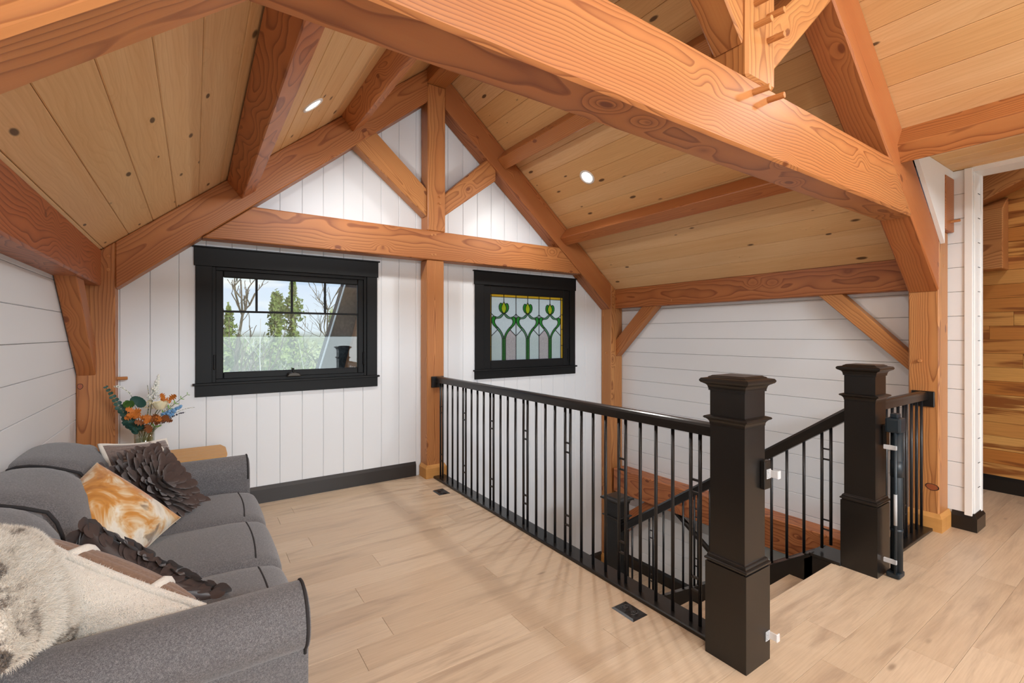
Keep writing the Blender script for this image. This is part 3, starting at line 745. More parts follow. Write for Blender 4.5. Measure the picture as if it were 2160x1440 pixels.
# stair railing
R3 = empty('stair_railing', (3.575, 2.3, -.8)); tag(R3, 'sloping black stair railing running down from the gate newel to the landing newel', 'railing')
SX = 3.575
def hz(y): return .935-.722*(y-1.33)
pf = [(-.031, 0), (.031, 0), (.033, .04), (.033, .07), (.020, .088), (-.020, .088), (-.033, .07), (-.033, .04)]
reparent(prism('handrail', [(SX+u, 1.30, hz(1.30)+v) for u, v in pf], [(SX+u, 3.31, hz(3.31)+v) for u, v in pf], 'black'), R3)
prs = [(1.428, 1.483), (1.935, 1.985), (2.441, 2.478), (2.918, 2.962)]
for a, b in prs:
    A_ = bar('baluster', (SX, a, max(sy(a), 0 if a < 1.5 else -9)), (SX, a, hz(a)+.02), .0095, R3)
    bar('baluster', (SX, b, max(sy(b), 0 if b < 1.5 else -9)), (SX, b, hz(b)+.02), .0095, R3)
    zz = (sy(a)+.0 if a > 1.5 else .02)
    for dz in (.235, .17): spacers(A_, (SX, a), (SX, b), (zz+dz-.02,), .0055)
    for dz in (.165, .235): spacers(A_, (SX, a), (SX, b), (hz(b)-dz+.06,), .0055)
for y in (1.598, 1.714, 1.823, 2.1, 2.215, 2.33, 2.59, 2.69, 2.80, 3.07, 3.172): bar('baluster', (SX, y, sy(y)), (SX, y, hz(y)+.02), .0095, R3)
WR = empty('wall_handrail', (4.85, 3.0, -.9)); tag(WR, 'black handrail on the lower stairwell wall beyond the landing', 'handrail')
q0, q1 = Vector((4.85, 3.63, -.64)), Vector((4.85, 2.0, -1.72))
pf2 = [(-.022, -.03), (.022, -.03), (.024, .01), (.012, .03), (-.012, .03), (-.024, .01)]
reparent(prism('rail', [q0+Vector((u, 0, v)) for u, v in pf2], [q1+Vector((u, 0, v)) for u, v in pf2], 'black'), WR)
for t in (.12, .7):
    p = q0.lerp(q1, t); bar('bracket', (4.85, p.y, p.z-.02), (4.915, p.y, p.z-.08), .009, WR)
ob = box('wall_outlet', (4.908, 4.917), (4.33, 4.41), (-.74, -.63), 'white_trim', None, None, .003); tag(ob, 'small white outlet plate below the stairwell floor beam', 'outlet')
for z in (-.71, -.665): reparent(box('socket', (4.9065, 4.909), (4.355, 4.385), (z-.014, z+.014), plain('outlet_face', srgb(205, 203, 198), .4), None, None, .001), ob)

# ------------------------------------------------------------------ gate hardware
def clear_plastic():
    m = NT('clear_plastic'); m.set(Base_Color=(.93, .95, .98, 1), Roughness=.12, Alpha=.42, Specular_IOR_Level=.7); return m.m
M['clear'] = clear_plastic()
M['gate'] = plain('dark_gate_plastic', srgb(28, 40, 48), .4)
M['gate_cloth'] = plain('black_gate_mesh', srgb(22, 32, 38), .55)
M['grey_label'] = plain('grey_warning_strip', srgb(176, 178, 180), .5)
def catch(zc, label, mx, my):
    r = empty('gate_catch', (mx, my, zc)); tag(r, label, 'bracket', 'clear gate catches on the front newel')
    reparent(box('plate', (mx-.022, mx+.014), (my-.004, my), (zc-.022, zc+.022), 'clear', None, None, .0015), r)
    reparent(box('hook', (mx+.010, mx+.016), (my-.034, my), (zc-.018, zc+.016), 'clear', None, None, .0015), r)
    reparent(box('lip', (mx+.010, mx+.034), (my-.038, my-.032), (zc-.020, zc+.016), 'clear', None, None, .0015), r)
    for s in (-.010, .010): bar('screw', (mx-.012, my-.006, zc+s), (mx-.012, my-.003, zc+s), .004, r, M['grey_label'])
mb = box('mount_block', (2.152, 2.205), (1.234-.0845-.022, 1.234-.0845), (.792, .922), 'black', None, None, .003)
tag(mb, 'small black wooden block screwed to the shaft of the front newel', 'block')
catch(.862, 'upper clear plastic gate catch on the black block of the front newel', 2.186, 1.1275)
catch(.115, 'lower clear plastic gate catch at the foot of the front newel', 2.190, 1.134)
mb2 = box('mount_block', (3.60, 3.655), (1.234-.0845-.022, 1.234-.0845), (.80, .93), 'black', None, None, .003)
tag(mb2, 'black wooden block between the gate newel and the rolled gate', 'block')
G = empty('safety_gate', (3.60, 1.085, 0)); tag(G, 'rolled up dark retractable safety gate standing at the stair head newel', 'gate')
gx, gy = 3.605, 1.083
reparent(box('foot', (gx-.045, gx+.045), (gy-.035, gy+.035), (.004, .035), 'gate', None, None, .008, 2), G)
reparent(box('head', (gx-.050, gx+.050), (gy-.04, gy+.04), (.895, .985), 'gate', None, None, .012, 2), G)
reparent(box('latch_button', (gx-.028, gx+.028), (gy-.02, gy+.02), (.985, 1.012), 'gate', None, None, .006, 2), G)
bar('cloth_roll', (gx+.008, gy-.004, .03), (gx+.008, gy-.004, .90), .031, G, 'gate_cloth', 20)
for z in (.28, .62): bar('roll_band', (gx+.008, gy-.004, z), (gx+.008, gy-.004, z+.10 if z > .5 else z+.02), .0325, G, 'gate', 20)
bar('pull_rod', (gx-.040, gy-.012, .03), (gx-.040, gy-.012, .90), .0085, G, 'gate', 12)
bar('warning_strip', (gx-.040, gy-.012, .33), (gx-.040, gy-.012, .52), .0092, G, 'grey_label', 12)
bar('back_rod', (gx+.042, gy-.014, .03), (gx+.042, gy-.014, .90), .0075, G, 'gate', 12)
for z in (.105, .805):
    reparent(box('wall_bracket', (gx-.056, gx-.040), (gy-.022, gy+.045), (z-.014, z+.014), 'clear', None, None, .003), G)

# ------------------------------------------------------------------ floor registers
def register(cx, cy, label):
    r = empty('floor_register', (cx, cy, 0)); tag(r, label, 'floor vent')
    reparent(prism('rim', [(cx-.057, cy-.078, 0), (cx+.057, cy-.078, 0), (cx+.057, cy+.078, 0), (cx-.057, cy+.078, 0)],
                   [(cx-.046, cy-.067, .008), (cx+.046, cy-.067, .008), (cx+.046, cy+.067, .008), (cx-.046, cy+.067, .008)], 'iron'), r)
    m = M.setdefault('vent_scroll', plain('vent_scroll_metal', srgb(56, 52, 50), .4))
    for s in (-1, 1):
        for q in (-1, 1):
            P = []
            for i in range(22):
                a = i/21*2.2*math.pi; rr = .020*(1-i/26)
                P.append((cx+q*(.012+rr*math.cos(a)*.9)-q*.004, cy+s*(.030+rr*math.sin(a)), .009))
            reparent(tube('scroll', P, .0032, m, None, 6), r)
    reparent(tube('scroll', [(cx-.036, cy, .009), (cx, cy+.014, .009), (cx+.036, cy, .009), (cx, cy-.014, .009)], .0028, m, None, 6, True), r)
register(1.955, 1.755, 'black ornate floor register near the front newel post')
register(1.952, 4.09, 'small black floor register at the foot of the centre post')
# ------------------------------------------------------------------ windows
def pane_material():
    m = NT('window_glass'); t = m.t
    tr = m.n('ShaderNodeBsdfTransparent'); tr.inputs[0].default_value = (.97, 1.0, .985, 1)
    gl = m.n('ShaderNodeBsdfGlossy'); gl.inputs['Roughness'].default_value = .0
    fr = m.n('ShaderNodeFresnel'); fr.inputs[0].default_value = 1.5
    mx = m.n('ShaderNodeMixShader'); m.l(m.math('MULTIPLY', fr.outputs[0], 1.3, clamp=True), mx.inputs[0])
    m.l(tr.outputs[0], mx.inputs[1]); m.l(gl.outputs[0], mx.inputs[2]); m.l(mx.outputs[0], m.o.inputs[0])
    return m.m
M['pane'] = pane_material()
YC = 4.7115                                   # casing face
def casing(win, x0, x1, ztop, zhead, zsill, zbot, ix0, ix1):
    def b(nm, x, y, z, bv=.002): reparent(box(nm, x, y, z, 'casing', None, None, bv), win)
    b('head_casing', (x0-.003, x1+.003), (YC-.004, YG), (zhead, ztop-.012)); b('head_cap', (x0-.018, x1+.018), (YC-.016, YG), (ztop-.012, ztop))
    b('side_casing', (x0+.008, ix0), (YC, YG), (zsill, zhead)); b('side_casing', (ix1, x1-.008), (YC, YG), (zsill, zhead))
    b('sill', (x0-.012, x1+.012), (YC-.020, YG), (zsill-.018, zsill)); b('apron', (x0+.004, x1-.004), (YC, YG), (zbot, zsill-.018))
    # deep reveal
    b('reveal', (ix0-.02, ix0), (YG-.004, YG+.15), (zsill, zhead)); b('reveal', (ix1, ix1+.02), (YG-.004, YG+.15), (zsill, zhead))
    b('reveal', (ix0, ix1), (YG-.004, YG+.15), (zhead, zhead+.02)); b('reveal', (ix0, ix1), (YG-.004, YG+.15), (zsill-.018, zsill))

win1 = empty('window_1', (.77, YG, 1.0)); tag(win1, 'wide black framed awning window looking out on trees and sky', None, None, 'structure')
casing(win1, .0, 1.545, 2.243, 2.078, 1.092, .978, .125, 1.434)
def fr(nm, win, x0, x1, z0, z1, wd, y0, y1, mat='casing', bv=.002):
    """four bars of a rectangular frame"""
    for x, z in (((x0, x0+wd), (z0, z1)), ((x1-wd, x1), (z0, z1)), ((x0+wd, x1-wd), (z0, z0+wd)), ((x0+wd, x1-wd), (z1-wd, z1))):
        reparent(box(nm, x, (y0, y1), z, mat, None, None, bv), win)
fr('frame', win1, .125, 1.434, 1.092, 2.078, .028, YG+.0, YG+.06)
fr('sash', win1, .150, 1.409, 1.117, 2.053, .058, YG+.018, YG+.055, 'casing', .006)
# panes: one below, four above the muntin
gx0, gx1, gz0, gz1 = .205, 1.355, 1.172, 1.998
zm = 1.702; mxs = [gx0, .462, .752, 1.045, gx1]
def pane(x0, x1, z0, z1): reparent(box('pane', (x0, x1), (YG+.034, YG+.040), (z0, z1), 'pane'), win1)
pane(gx0, gx1, gz0, gz1)
reparent(box('muntin', (gx0, gx1), (YG+.026, YG+.048), (zm-.009, zm+.009), 'casing', None, None, .003), win1)
for x in mxs[1:4]: reparent(box('muntin', (x-.009, x+.009), (YG+.026, YG+.048), (zm, gz1), 'casing', None, None, .003), win1)
ch = reparent(prism('crank_handle', [(.70, YC-.03, 1.12), (.82, YC-.03, 1.12), (.80, YC-.03, 1.145), (.775, YC-.03, 1.153), (.745, YC-.03, 1.153), (.715, YC-.03, 1.143)],
      [(.70, YG+.02, 1.115), (.82, YG+.02, 1.115), (.81, YG+.02, 1.15), (.775, YG+.02, 1.16), (.745, YG+.02, 1.16), (.71, YG+.02, 1.15)], plain('dark_bronze', srgb(52, 46, 40), .22, .6), None, None, .004), win1)
reparent(box('lock_stub', (.752, .766), (YG+.0, YG+.02), (1.15, 1.192), 'casing', None, None, .003), win1)
for x in (.143, 1.408): reparent(box('sash_latch', (x-.008, x+.008), (YG-.012, YG+.02), (1.20, 1.33), 'casing', None, None, .004), win1)

# stained glass window: planar subdivision by the lead lines, every cell its own piece of glass
win2 = empty('window_2', (3.44, YG, 1.0)); tag(win2, 'black framed stained glass window with three green tulips', None, None, 'structure')
casing(win2, 2.668, 4.212, 2.245, 2.082, 1.094, .984, 2.793, 4.112)
fr('sash', win2, 2.793, 4.112, 1.094, 2.082, .100, YG-.004, YG+.04, 'casing', .004)
reparent(box('latch', (4.085, 4.097), (YG-.016, YG), (1.16, 1.32), 'casing', None, None, .003), win2)
def glass_mat(name, col, speck, amt=.5, sc=260):
    m = NT(name); p = m.n('ShaderNodeTexCoord').outputs['Object']
    a = m.noise(p, sc, 2, .6); b = m.noise(p, 40, 2, .5)
    c = m.mix(m.math('MULTIPLY', m.smooth(a, .42, .66), amt), col, speck)
    c = m.mix(m.math('MULTIPLY_ADD', b, .5, -.1, clamp=True), c, speck)
    tl = m.n('ShaderNodeBsdfTranslucent'); m.l(c, tl.inputs[0])
    tr = m.n('ShaderNodeBsdfTransparent'); m.l(c, tr.inputs[0])
    gl = m.n('ShaderNodeBsdfGlossy'); gl.inputs['Roughness'].default_value = .15
    bp = m.n('ShaderNodeBump'); bp.inputs['Strength'].default_value = .4; bp.inputs['Distance'].default_value = .002; m.l(a, bp.inputs['Height']); m.l(bp.outputs[0], gl.inputs['Normal'])
    x1 = m.n('ShaderNodeMixShader'); x1.inputs[0].default_value = .42; m.l(tl.outputs[0], x1.inputs[1]); m.l(tr.outputs[0], x1.inputs[2])
    x2 = m.n('ShaderNodeMixShader'); x2.inputs[0].default_value = .05; m.l(x1.outputs[0], x2.inputs[1]); m.l(gl.outputs[0], x2.inputs[2])
    m.l(x2.outputs[0], m.o.inputs[0]); return m.m
GM = {'clear': glass_mat('clear_seedy_glass', (1, .98, .94, 1), (.74, .74, .74, 1), .55),
      'pink': glass_mat('pale_mauve_glass', (1, .90, .88, 1), (.60, .46, .46, 1), .75),
      'green': glass_mat('green_glass', srgb(120, 205, 120), srgb(55, 150, 75), .5, 120),
      'grey_green': glass_mat('grey_green_glass', srgb(175, 210, 180), srgb(120, 165, 135), .5, 120),
      'lime': glass_mat('lime_glass', srgb(235, 235, 110), srgb(185, 195, 60), .5, 60),
      'amber': glass_mat('amber_glass', srgb(255, 225, 120), srgb(245, 195, 90), .5, 150)}
M['lead'] = plain('lead_came', srgb(34, 34, 36), .5, .3)
def stained():
    X0, X1, Z0, Z1 = 2.893, 4.012, 1.190, 1.984
    bl, br, bt = 2.912, 3.977, 1.952
    lines, cells = [], []
    lines.append([(X0, Z0), (X1, Z0), (X1, Z1), (X0, Z1), (X0, Z0)])
    lines += [[(bl, Z0), (bl, Z1)], [(br, Z0), (br, Z1)], [(X0, bt), (X1, bt)]]
    for x0_, x1_ in ((X0, bl), (br, X1)):
        for z in (1.76, 1.57, 1.36): lines.append([(x0_, z), (x1_, z)])
    cs = [3.09, 3.4445, 3.799]; hw = .1772
    for s in (3.267, 3.6217): lines.append([(s, Z0), (s, Z1)])
    outer = [(-.012, 1.759), (-.034, 1.744), (-.058, 1.725), (-.080, 1.713), (-.100, 1.710), (-.120, 1.716), (-.142, 1.722), (-.160, 1.714), (-.172, 1.697), (-.1755, 1.676), (-.172, 1.652), (-.154, 1.618), (-.118, 1.586), (-.090, 1.560), (-.064, 1.532), (-.046, 1.508), (-.034, 1.485), (-.024, 1.456)]
    inner = [(0, 1.749), (-.016, 1.729), (-.034, 1.710), (-.056, 1.698), (-.080, 1.694), (-.100, 1.694), (-.118, 1.688), (-.129, 1.672), (-.131, 1.650), (-.122, 1.628), (-.102, 1.604), (-.078, 1.583), (-.056, 1.562), (-.036, 1.536), (-.018, 1.507), (-.006, 1.480), (0, 1.456)]
    bud = [(0, 1.897), (.018, 1.868), (.034, 1.838), (.037, 1.812), (.028, 1.785), (.012, 1.764), (0, 1.757)]
    bud = bud+[(-x, z) for x, z in reversed(bud[1:-1])]
    pet = [(.018, 1.868), (.030, 1.876), (.046, 1.880), (.060, 1.868), (.070, 1.842), (.069, 1.812), (.056, 1.785), (.034, 1.766), (.012, 1.757), (0, 1.757)]
    for c in cs:
        lines.append([(c, Z1), (c, 1.897)]); lines.append([(c+x, z) for x, z in bud+[bud[0]]])
        cells.append(('lime', [(c+x, z) for x, z in bud]))
        for s in (-1, 1):
            P = [(c+s*x, z) for x, z in pet]; lines.append(P); cells.append(('green', P+[(c, 1.80)]))
            O = [(c+s*-x, z) for x, z in outer]; I = [(c+s*-x, z) for x, z in inner]
            lines += [O, I, [O[5], I[6]], [O[12], I[11]], [O[0], (c, 1.757)]]
            # colour areas of the ribbon
            cells.append(('grey_green', O[:6]+[(c, 1.757)][:0]+list(reversed(I[:7]))))
            cells.append(('green', O[5:13]+list(reversed(I[6:12]))))
            cells.append(('grey_green' if s < 0 else 'green', O[12:]+list(reversed(I[11:]))))
            lines.append([(c+s*.024, 1.456), (c+s*.024, Z0)])
            cells.append(('green', [(c, 1.456), (c+s*.024, 1.456), (c+s*.024, Z0), (c, Z0)]))
            e = c+s*hw
            e = min((bl, 3.267, 3.6217, br), key=lambda q: abs(q-e))
            lines.append([(e, 1.752), (c+s*.142, 1.722)]); lines.append([(e, 1.484), (c+s*.090, 1.560)])
        lines.append([(c-.024, 1.456), (c+.024, 1.456)]); lines.append([(c, 1.456), (c, Z0)]); lines.append([(c, 1.749), (c, 1.757)])
    verts, eds, key = [], [], {}
    def vid(p):
        k = (round(p[0], 5), round(p[1], 5))
        if k not in key: key[k] = len(verts); verts.append(Vector(k))
        return key[k]
    for ln in lines:
        for a, b in zip(ln[:-1], ln[1:]):
            i, j = vid(a), vid(b)
            if i != j: eds.append((i, j))
    ov, oe, of, _, oeo, _ = delaunay_2d_cdt(verts, eds, [], 0, 1e-5)
    cons = {tuple(sorted(e)) for e, o in zip(oe, oeo) if len(o)}
    emap = {}
    for fi, f in enumerate(of):
        for a, b in zip(f, list(f[1:])+[f[0]]): emap.setdefault(tuple(sorted((a, b))), []).append(fi)
    comp = [-1]*len(of); n = 0
    for s in range(len(of)):
        if comp[s] >= 0: continue
        st = [s]; comp[s] = n
        while st:
            f = st.pop(); F = of[f]
            for a, b in zip(F, list(F[1:])+[F[0]]):
                k = tuple(sorted((a, b)))
                if k in cons: continue
                for g in emap[k]:
                    if comp[g] < 0: comp[g] = n; st.append(g)
        n += 1
    def inside(p, poly):
        r = False; j = len(poly)-1
        for i in range(len(poly)):
            (xi, yi), (xj, yj) = poly[i], poly[j]
            if (yi > p[1]) != (yj > p[1]) and p[0] < (xj-xi)*(p[1]-yi)/(yj-yi)+xi: r = not r
            j = i
        return r
    yf, yb = YG+.016, YG+.020
    for cnum in range(n):
        tri = [of[i] for i in range(len(of)) if comp[i] == cnum]
        area = 0; big = None
        for t in tri:
            a, b, c = (ov[v] for v in t); A = abs((b-a).cross(c-a))/2; area += A
            if big is None or A > big[0]: big = (A, (a+b+c)/3)
        if area < 1.2e-5: continue
        p = big[1]
        kind = 'clear'
        if p.y > bt or p.x < bl or p.x > br: kind = 'amber'
        else:
            for kd, poly in cells:
                if inside(p, poly): kind = kd
            if kind == 'clear' and p.y < 1.45 and (3.11 < p.x < 3.267 or 3.62 < p.x < 3.78): kind = 'pink'
        use = sorted({v for t in tri for v in t}); ix = {v: i for i, v in enumerate(use)}; m_ = len(use)
        V = [(ov[v].x, yf, ov[v].y) for v in use]+[(ov[v].x, yb, ov[v].y) for v in use]
        F = [tuple(ix[v] for v in t) for t in tri]+[tuple(ix[v]+m_ for v in reversed(t)) for t in tri]
        cnt = {}
        for t in tri:
            for a, b in zip(t, list(t[1:])+[t[0]]): cnt[tuple(sorted((a, b)))] = cnt.get(tuple(sorted((a, b))), 0)+1
        for (a, b), q in cnt.items():
            if q == 1: F.append((ix[a], ix[b], ix[b]+m_, ix[a]+m_))
        Mx = Matrix.Translation((p.x, YG+.018, p.y))
        reparent(link('glass_piece', mesh('glass_piece', V, F, Mx), GM[kind], None, Mx), win2)
    # lead cames
    bmv, bmf = [], []
    for ln in lines[1:]:
        for (xa, za), (xb, zb_) in zip(ln[:-1], ln[1:]):
            d = Vector((xb-xa, zb_-za)); L = d.length
            if L < 1e-5: continue
            d /= L; nn = Vector((-d.y, d.x))*.0032; ex = d*.0012
            a = Vector((xa, za))-ex; b = Vector((xb, zb_))+ex; k = len(bmv)
            for q in (a+nn, a-nn, b-nn, b+nn): bmv.append((q.x, YG+.013, q.y))
            for q in (a+nn, a-nn, b-nn, b+nn): bmv.append((q.x, YG+.023, q.y))
            bmf += [(k, k+1, k+2, k+3), (k+7, k+6, k+5, k+4)]+[(k+i, k+(i+1) % 4, k+4+(i+1) % 4, k+4+i) for i in range(4)]
    reparent(link('lead_came', mesh('lead_came', bmv, bmf), 'lead'), win2)
stained()

# ------------------------------------------------------------------ recessed ceiling lamps
def emis(name, col, s):
    m = NT(name); m.b.inputs['Base Color'].default_value = (1, 1, 1, 1); m.b.inputs['Emission Color'].default_value = col; m.b.inputs['Emission Strength'].default_value = s; return m.m
M['lamp'] = emis('lamp_lens', (1, .93, .82, 1), 9.0)
def pot(x, y, side, off, label, flat=None, power=1.0):
    n = Vector((sa*side, 0, ca)) if flat is None else Vector((0, 0, 1))
    z = 4.002+off-PITCH*abs(x-XC) if flat is None else flat
    Mx = frame((x, y, z), (0, 1, 0), n)
    r = empty('ceiling_lamp'); r.matrix_basis = Mx; tag(r, label, 'ceiling lamp')
    N_ = 40; V, F = [], []
    for rad, h in ((.088, .0), (.086, -.006), (.070, -.007), (.060, .002)):
        for i in range(N_): a = 2*math.pi*i/N_; V.append((rad*math.cos(a), rad*math.sin(a), h))
    for k in range(3):
        for i in range(N_): F.append((k*N_+i, k*N_+(i+1) % N_, (k+1)*N_+(i+1) % N_, (k+1)*N_+i))
    link('trim_ring', mesh('trim_ring', V, F), 'white_trim', r, None, True)
    V = [(0, 0, -.001)]+[(.066*math.cos(2*math.pi*i/N_), .066*math.sin(2*math.pi*i/N_), -.001) for i in range(N_)]
    V += [(v[0], v[1], .02) for v in V]
    F = [(0, i+1, (i+1) % N_+1) for i in range(N_)]+[(i+1, (i+1) % N_+1, N_+2+(i+1) % N_, N_+2+i) for i in range(N_)]
    link('lens', mesh('lens', V, F), 'lamp', r)
    lt = bpy.data.lights.new('lamp_light', 'SPOT'); lt.energy = POT*power; lt.color = (1, .99, .965); lt.spot_size = math.radians(165); lt.spot_blend = 1.0; lt.shadow_soft_size = .07
    lo = bpy.data.objects.new('lamp_light', lt); COL.objects.link(lo); lo.parent = r; lo.location = (0, 0, -.03)
pot(.733, 3.737, -1, DEEP, 'glowing round recessed lamp in the left roof slope')
pot(3.499, 3.733, 1, DEEP, 'glowing round recessed lamp in the right roof slope')
pot(3.49, .40, 1, .385, 'round recessed lamp in the near bay just outside the top right corner', None, .2)
pot(.72, .2, -1, DEEP, 'added fill lamp in the left roof slope above the camera', None, .6)  # unseen lamp added for more light in the loft
pot(.72, -2.4, -1, DEEP, 'added fill lamp in the left roof slope at the rear')  # rear pair out of view, added to brighten the gable wall
pot(3.49, -2.4, 1, .385, 'added fill lamp in the right roof slope at the rear')  # second lamp of the added rear pair
pot(5.75, .35, 1, 0, 'added fill lamp in the ceiling of the next room', 3.299, .42)  # out of view, added to light the next room
# ------------------------------------------------------------------ sofa
M['sofa'] = fabric_material('grey_heather_upholstery', [srgb(74, 73, 75), srgb(102, 100, 102), srgb(138, 136, 137)], 700)
M['piping'] = plain('dark_piping', srgb(46, 43, 44), .9)
def soften(me, ang=38):
    for p in me.polygons: p.use_smooth = True
    me.set_sharp_from_angle(angle=math.radians(ang))
def rounded(name, half, r, mat, parent, Mx, cuts=9, puff=(0, 0, 0), fn=None):
    bm = bmesh.new(); bmesh.ops.create_cube(bm, size=2); bmesh.ops.subdivide_edges(bm, edges=list(bm.edges), cuts=cuts, use_grid_fill=True)
    H_ = Vector(half)
    for v in bm.verts:
        p = Vector([c*h for c, h in zip(v.co, H_)])
        # denser samples near the rims
        p = Vector([h*math.sin(c*math.pi/2) if True else 0 for c, h in zip(v.co, H_)])
        core = Vector([max(-(h-r), min(h-r, q)) for q, h in zip(p, H_)])
        d = p-core
        q = core+(d.normalized()*r if d.length > 1e-9 else d)
        u = [q[i]/H_[i] for i in range(3)]
        q.x += puff[0]*u[0]*(1-u[1]**2)*(1-u[2]**2); q.y += puff[1]*u[1]*(1-u[0]**2)*(1-u[2]**2); q.z += puff[2]*u[2]*(1-u[0]**2)*(1-u[1]**2)
        if fn: q = fn(q)
        v.co = q
    me = bpy.data.meshes.new(name); bm.to_mesh(me); bm.free()
    for p in me.polygons: p.use_smooth = True
    o = link(name, me, mat, None, Mx); return reparent(o, parent) if parent else o
SY = 2.685                                    # middle of the sofa along y
sofa = empty('sofa', (-.2, SY, 0)); tag(sofa, 'grey heather three seat sofa with rolled arms along the left wall', 'sofa')
def softbox(name, x, y, z, r, **k): 
    return rounded(name, ((x[1]-x[0])/2, (y[1]-y[0])/2, (z[1]-z[0])/2), r, k.pop('mat', 'sofa'), sofa, Matrix.Translation(((x[0]+x[1])/2, (y[0]+y[1])/2, (z[0]+z[1])/2)), **k)
softbox('base', (-.66, .285), (1.66, 3.71), (.06, .30), .03)
softbox('back_frame', (-.685, -.46), (1.64, 3.73), (.06, .86), .07)
def arm(s):
    """s=-1 near arm, +1 far arm"""
    Y = lambda y: SY+s*(SY-y)                 # y given for the near arm
    if s < 0: Y = lambda y: y
    c = (1.685, .575); r = .103
    P = [(1.633, .06), (1.633, .47)]
    for i in range(0, 25):
        a = math.radians(238-i*(238-8)/24); P.append((c[0]+r*math.cos(a), c[1]+r*math.sin(a)))
    P += [(1.79, .54), (1.792, .30), (1.792, .06)]
    P = [(Y(y), z) for y, z in P]
    A = [(-.60, y, z) for y, z in P]; B = [(.292, y, z) for y, z in P]
    o = prism('arm', A, B, 'sofa', None, Matrix.Translation((-.15, Y(1.7), .3))); soften(o.data); reparent(o, sofa)
    cy = Y(1.70); fp = [(cy+(y-cy)*.93, .36+(z-.36)*.965) for y, z in P]
    f = prism('front_panel', [(.28, y, z) for y, z in fp], [(.310, cy+(y-cy)*.9, .36+(z-.36)*.97) for y, z in fp], 'sofa', None, Matrix.Translation((.3, cy, .36)), .006, 2); soften(f.data, 50); reparent(f, o)
    reparent(tube('piping', [(.297, y, z) for y, z in P[1:-2]], .0052, 'piping', None, 6), o)
    reparent(tube('welt', [(.285, Y(1.640), .477), (-.58, Y(1.640), .477)], .004, 'piping', None, 6), o)
arm(-1); arm(1)
yb_ = [1.795, 2.405, 3.005, 3.582]
for k in range(3):
    y0, y1 = yb_[k], yb_[k+1]
    hf = ((.345+.40)/2, (y1-y0)/2-.003, .105)
    def wf(q, hf=hf):                        # waterfall front
        t = max(0, (q.x-.18)/.19)
        q.z -= .030*t*t if q.z > 0 else 0
        return q
    sc = rounded('seat_cushion', hf, .055, 'sofa', sofa, Matrix.Translation((-.03, (y0+y1)/2, .372)), 11, (.014, 0, .022), wf)
    L = hf[1]-.006
    P = [(.232+.014*math.sin(math.pi*(t+1)/2), (y0+y1)/2+L*t, .372+.100*(1-max(0, abs(t)-.80)**2*9)+.006*math.cos(t*math.pi/2)) for t in [i/14-1 for i in range(29)]]
    P = [(.232, y0+.004, .35)]+P+[(.232, y1-.004, .35)]
    tb = tube('piping', P, .0042, 'piping', None, 6); reparent(tb, sc)
    Rm = Matrix.Translation((-.515, (y0+y1)/2, .685)) @ Matrix.Rotation(math.radians(-15), 4, 'Y')
    def lean(q):
        if q.z > .05: q.x -= .10*((q.z-.05)/.2)**2
        return q
    bc = rounded('back_cushion', (.118, (y1-y0)/2+.008 if k != 1 else (y1-y0)/2-.004,   .255), .105, 'sofa', sofa, Rm, 11, (.03, 0, .012), lean)
    # dark welt where two back cushions meet
    if k < 2:
        P = []
        for i in range(14):
            a = math.radians(-20+i*15); P.append(Rm @ Vector((.118*math.cos(a)-(.10 if math.sin(a) > .4 else 0)*(math.sin(a)-.4)/.6, (y1-y0)/2+.002, .05+.20*math.sin(a)+.0)))
        reparent(tube('welt', P, .0065, 'piping', None, 6), bc)
for x in (-.58, .20):
    for y in (1.70, 3.67):
        reparent(prism('leg', [(x-.02, y-.02, .0), (x+.02, y-.02, .0), (x+.02, y+.02, .0), (x-.02, y+.02, .0)], [(x-.03, y-.03, .07), (x+.03, y-.03, .07), (x+.03, y+.03, .07), (x-.03, y+.03, .07)], 'black'), sofa)

# ------------------------------------------------------------------ pillows
def pil(u, v, S_, T_, side=1, pinch=.10):
    Sx, Sy = S_ if isinstance(S_, tuple) else (S_, S_)
    x = Sx*u*(1-pinch*(1-v*v)*abs(u)); y = Sy*v*(1-pinch*(1-u*u)*abs(v))
    t = max(0, (1-u*u)*(1-v*v))
    return Vector((x, y, side*T_*t**.48))
def pose(c, n, up):
    n = Vector(n).normalized(); u = Vector(up); u = (u-n*u.dot(n)).normalized(); x = u.cross(n)
    m = Matrix((x, u, n)).transposed().to_4x4(); m.translation = Vector(c); return m
def warp(p, sag):
    return Vector((p.x, p.y, p.z+sag*(p.x*p.x-p.y*p.y)*1.2))
def face_mesh(name, S_, T_, side, n=30, m=30, extra=None, sag=0, pinch=.09):
    V, F = [], []
    for i in range(n+1):
        for j in range(m+1):
            u = math.sin((2*i/n-1)*math.pi/2); v = math.sin((2*j/m-1)*math.pi/2)
            p = pil(u, v, S_, T_, side, pinch)
            if extra: p.z += side*extra(u, v)*min(1, 6*(1-abs(u)))*min(1, 6*(1-abs(v)))
            V.append(warp(p, sag))
    for i in range(n):
        for j in range(m):
            a = i*(m+1)+j; F.append((a, a+m+1, a+m+2, a+1) if side > 0 else (a, a+1, a+m+2, a+m+1))
    me = bpy.data.meshes.new(name); me.from_pydata([tuple(v) for v in V], [], F)
    for p in me.polygons: p.use_smooth = True
    return me
def seam_pts(S_, sag, k=12, pinch=.09):
    P = []
    for a, b in (((-1, -1), (1, -1)), ((1, -1), (1, 1)), ((1, 1), (-1, 1)), ((-1, 1), (-1, -1))):
        for i in range(k):
            t = i/k; u = a[0]+(b[0]-a[0])*t; v = a[1]+(b[1]-a[1])*t
            P.append(warp(pil(u, v, S_, 0, 1, pinch), sag))
    return P

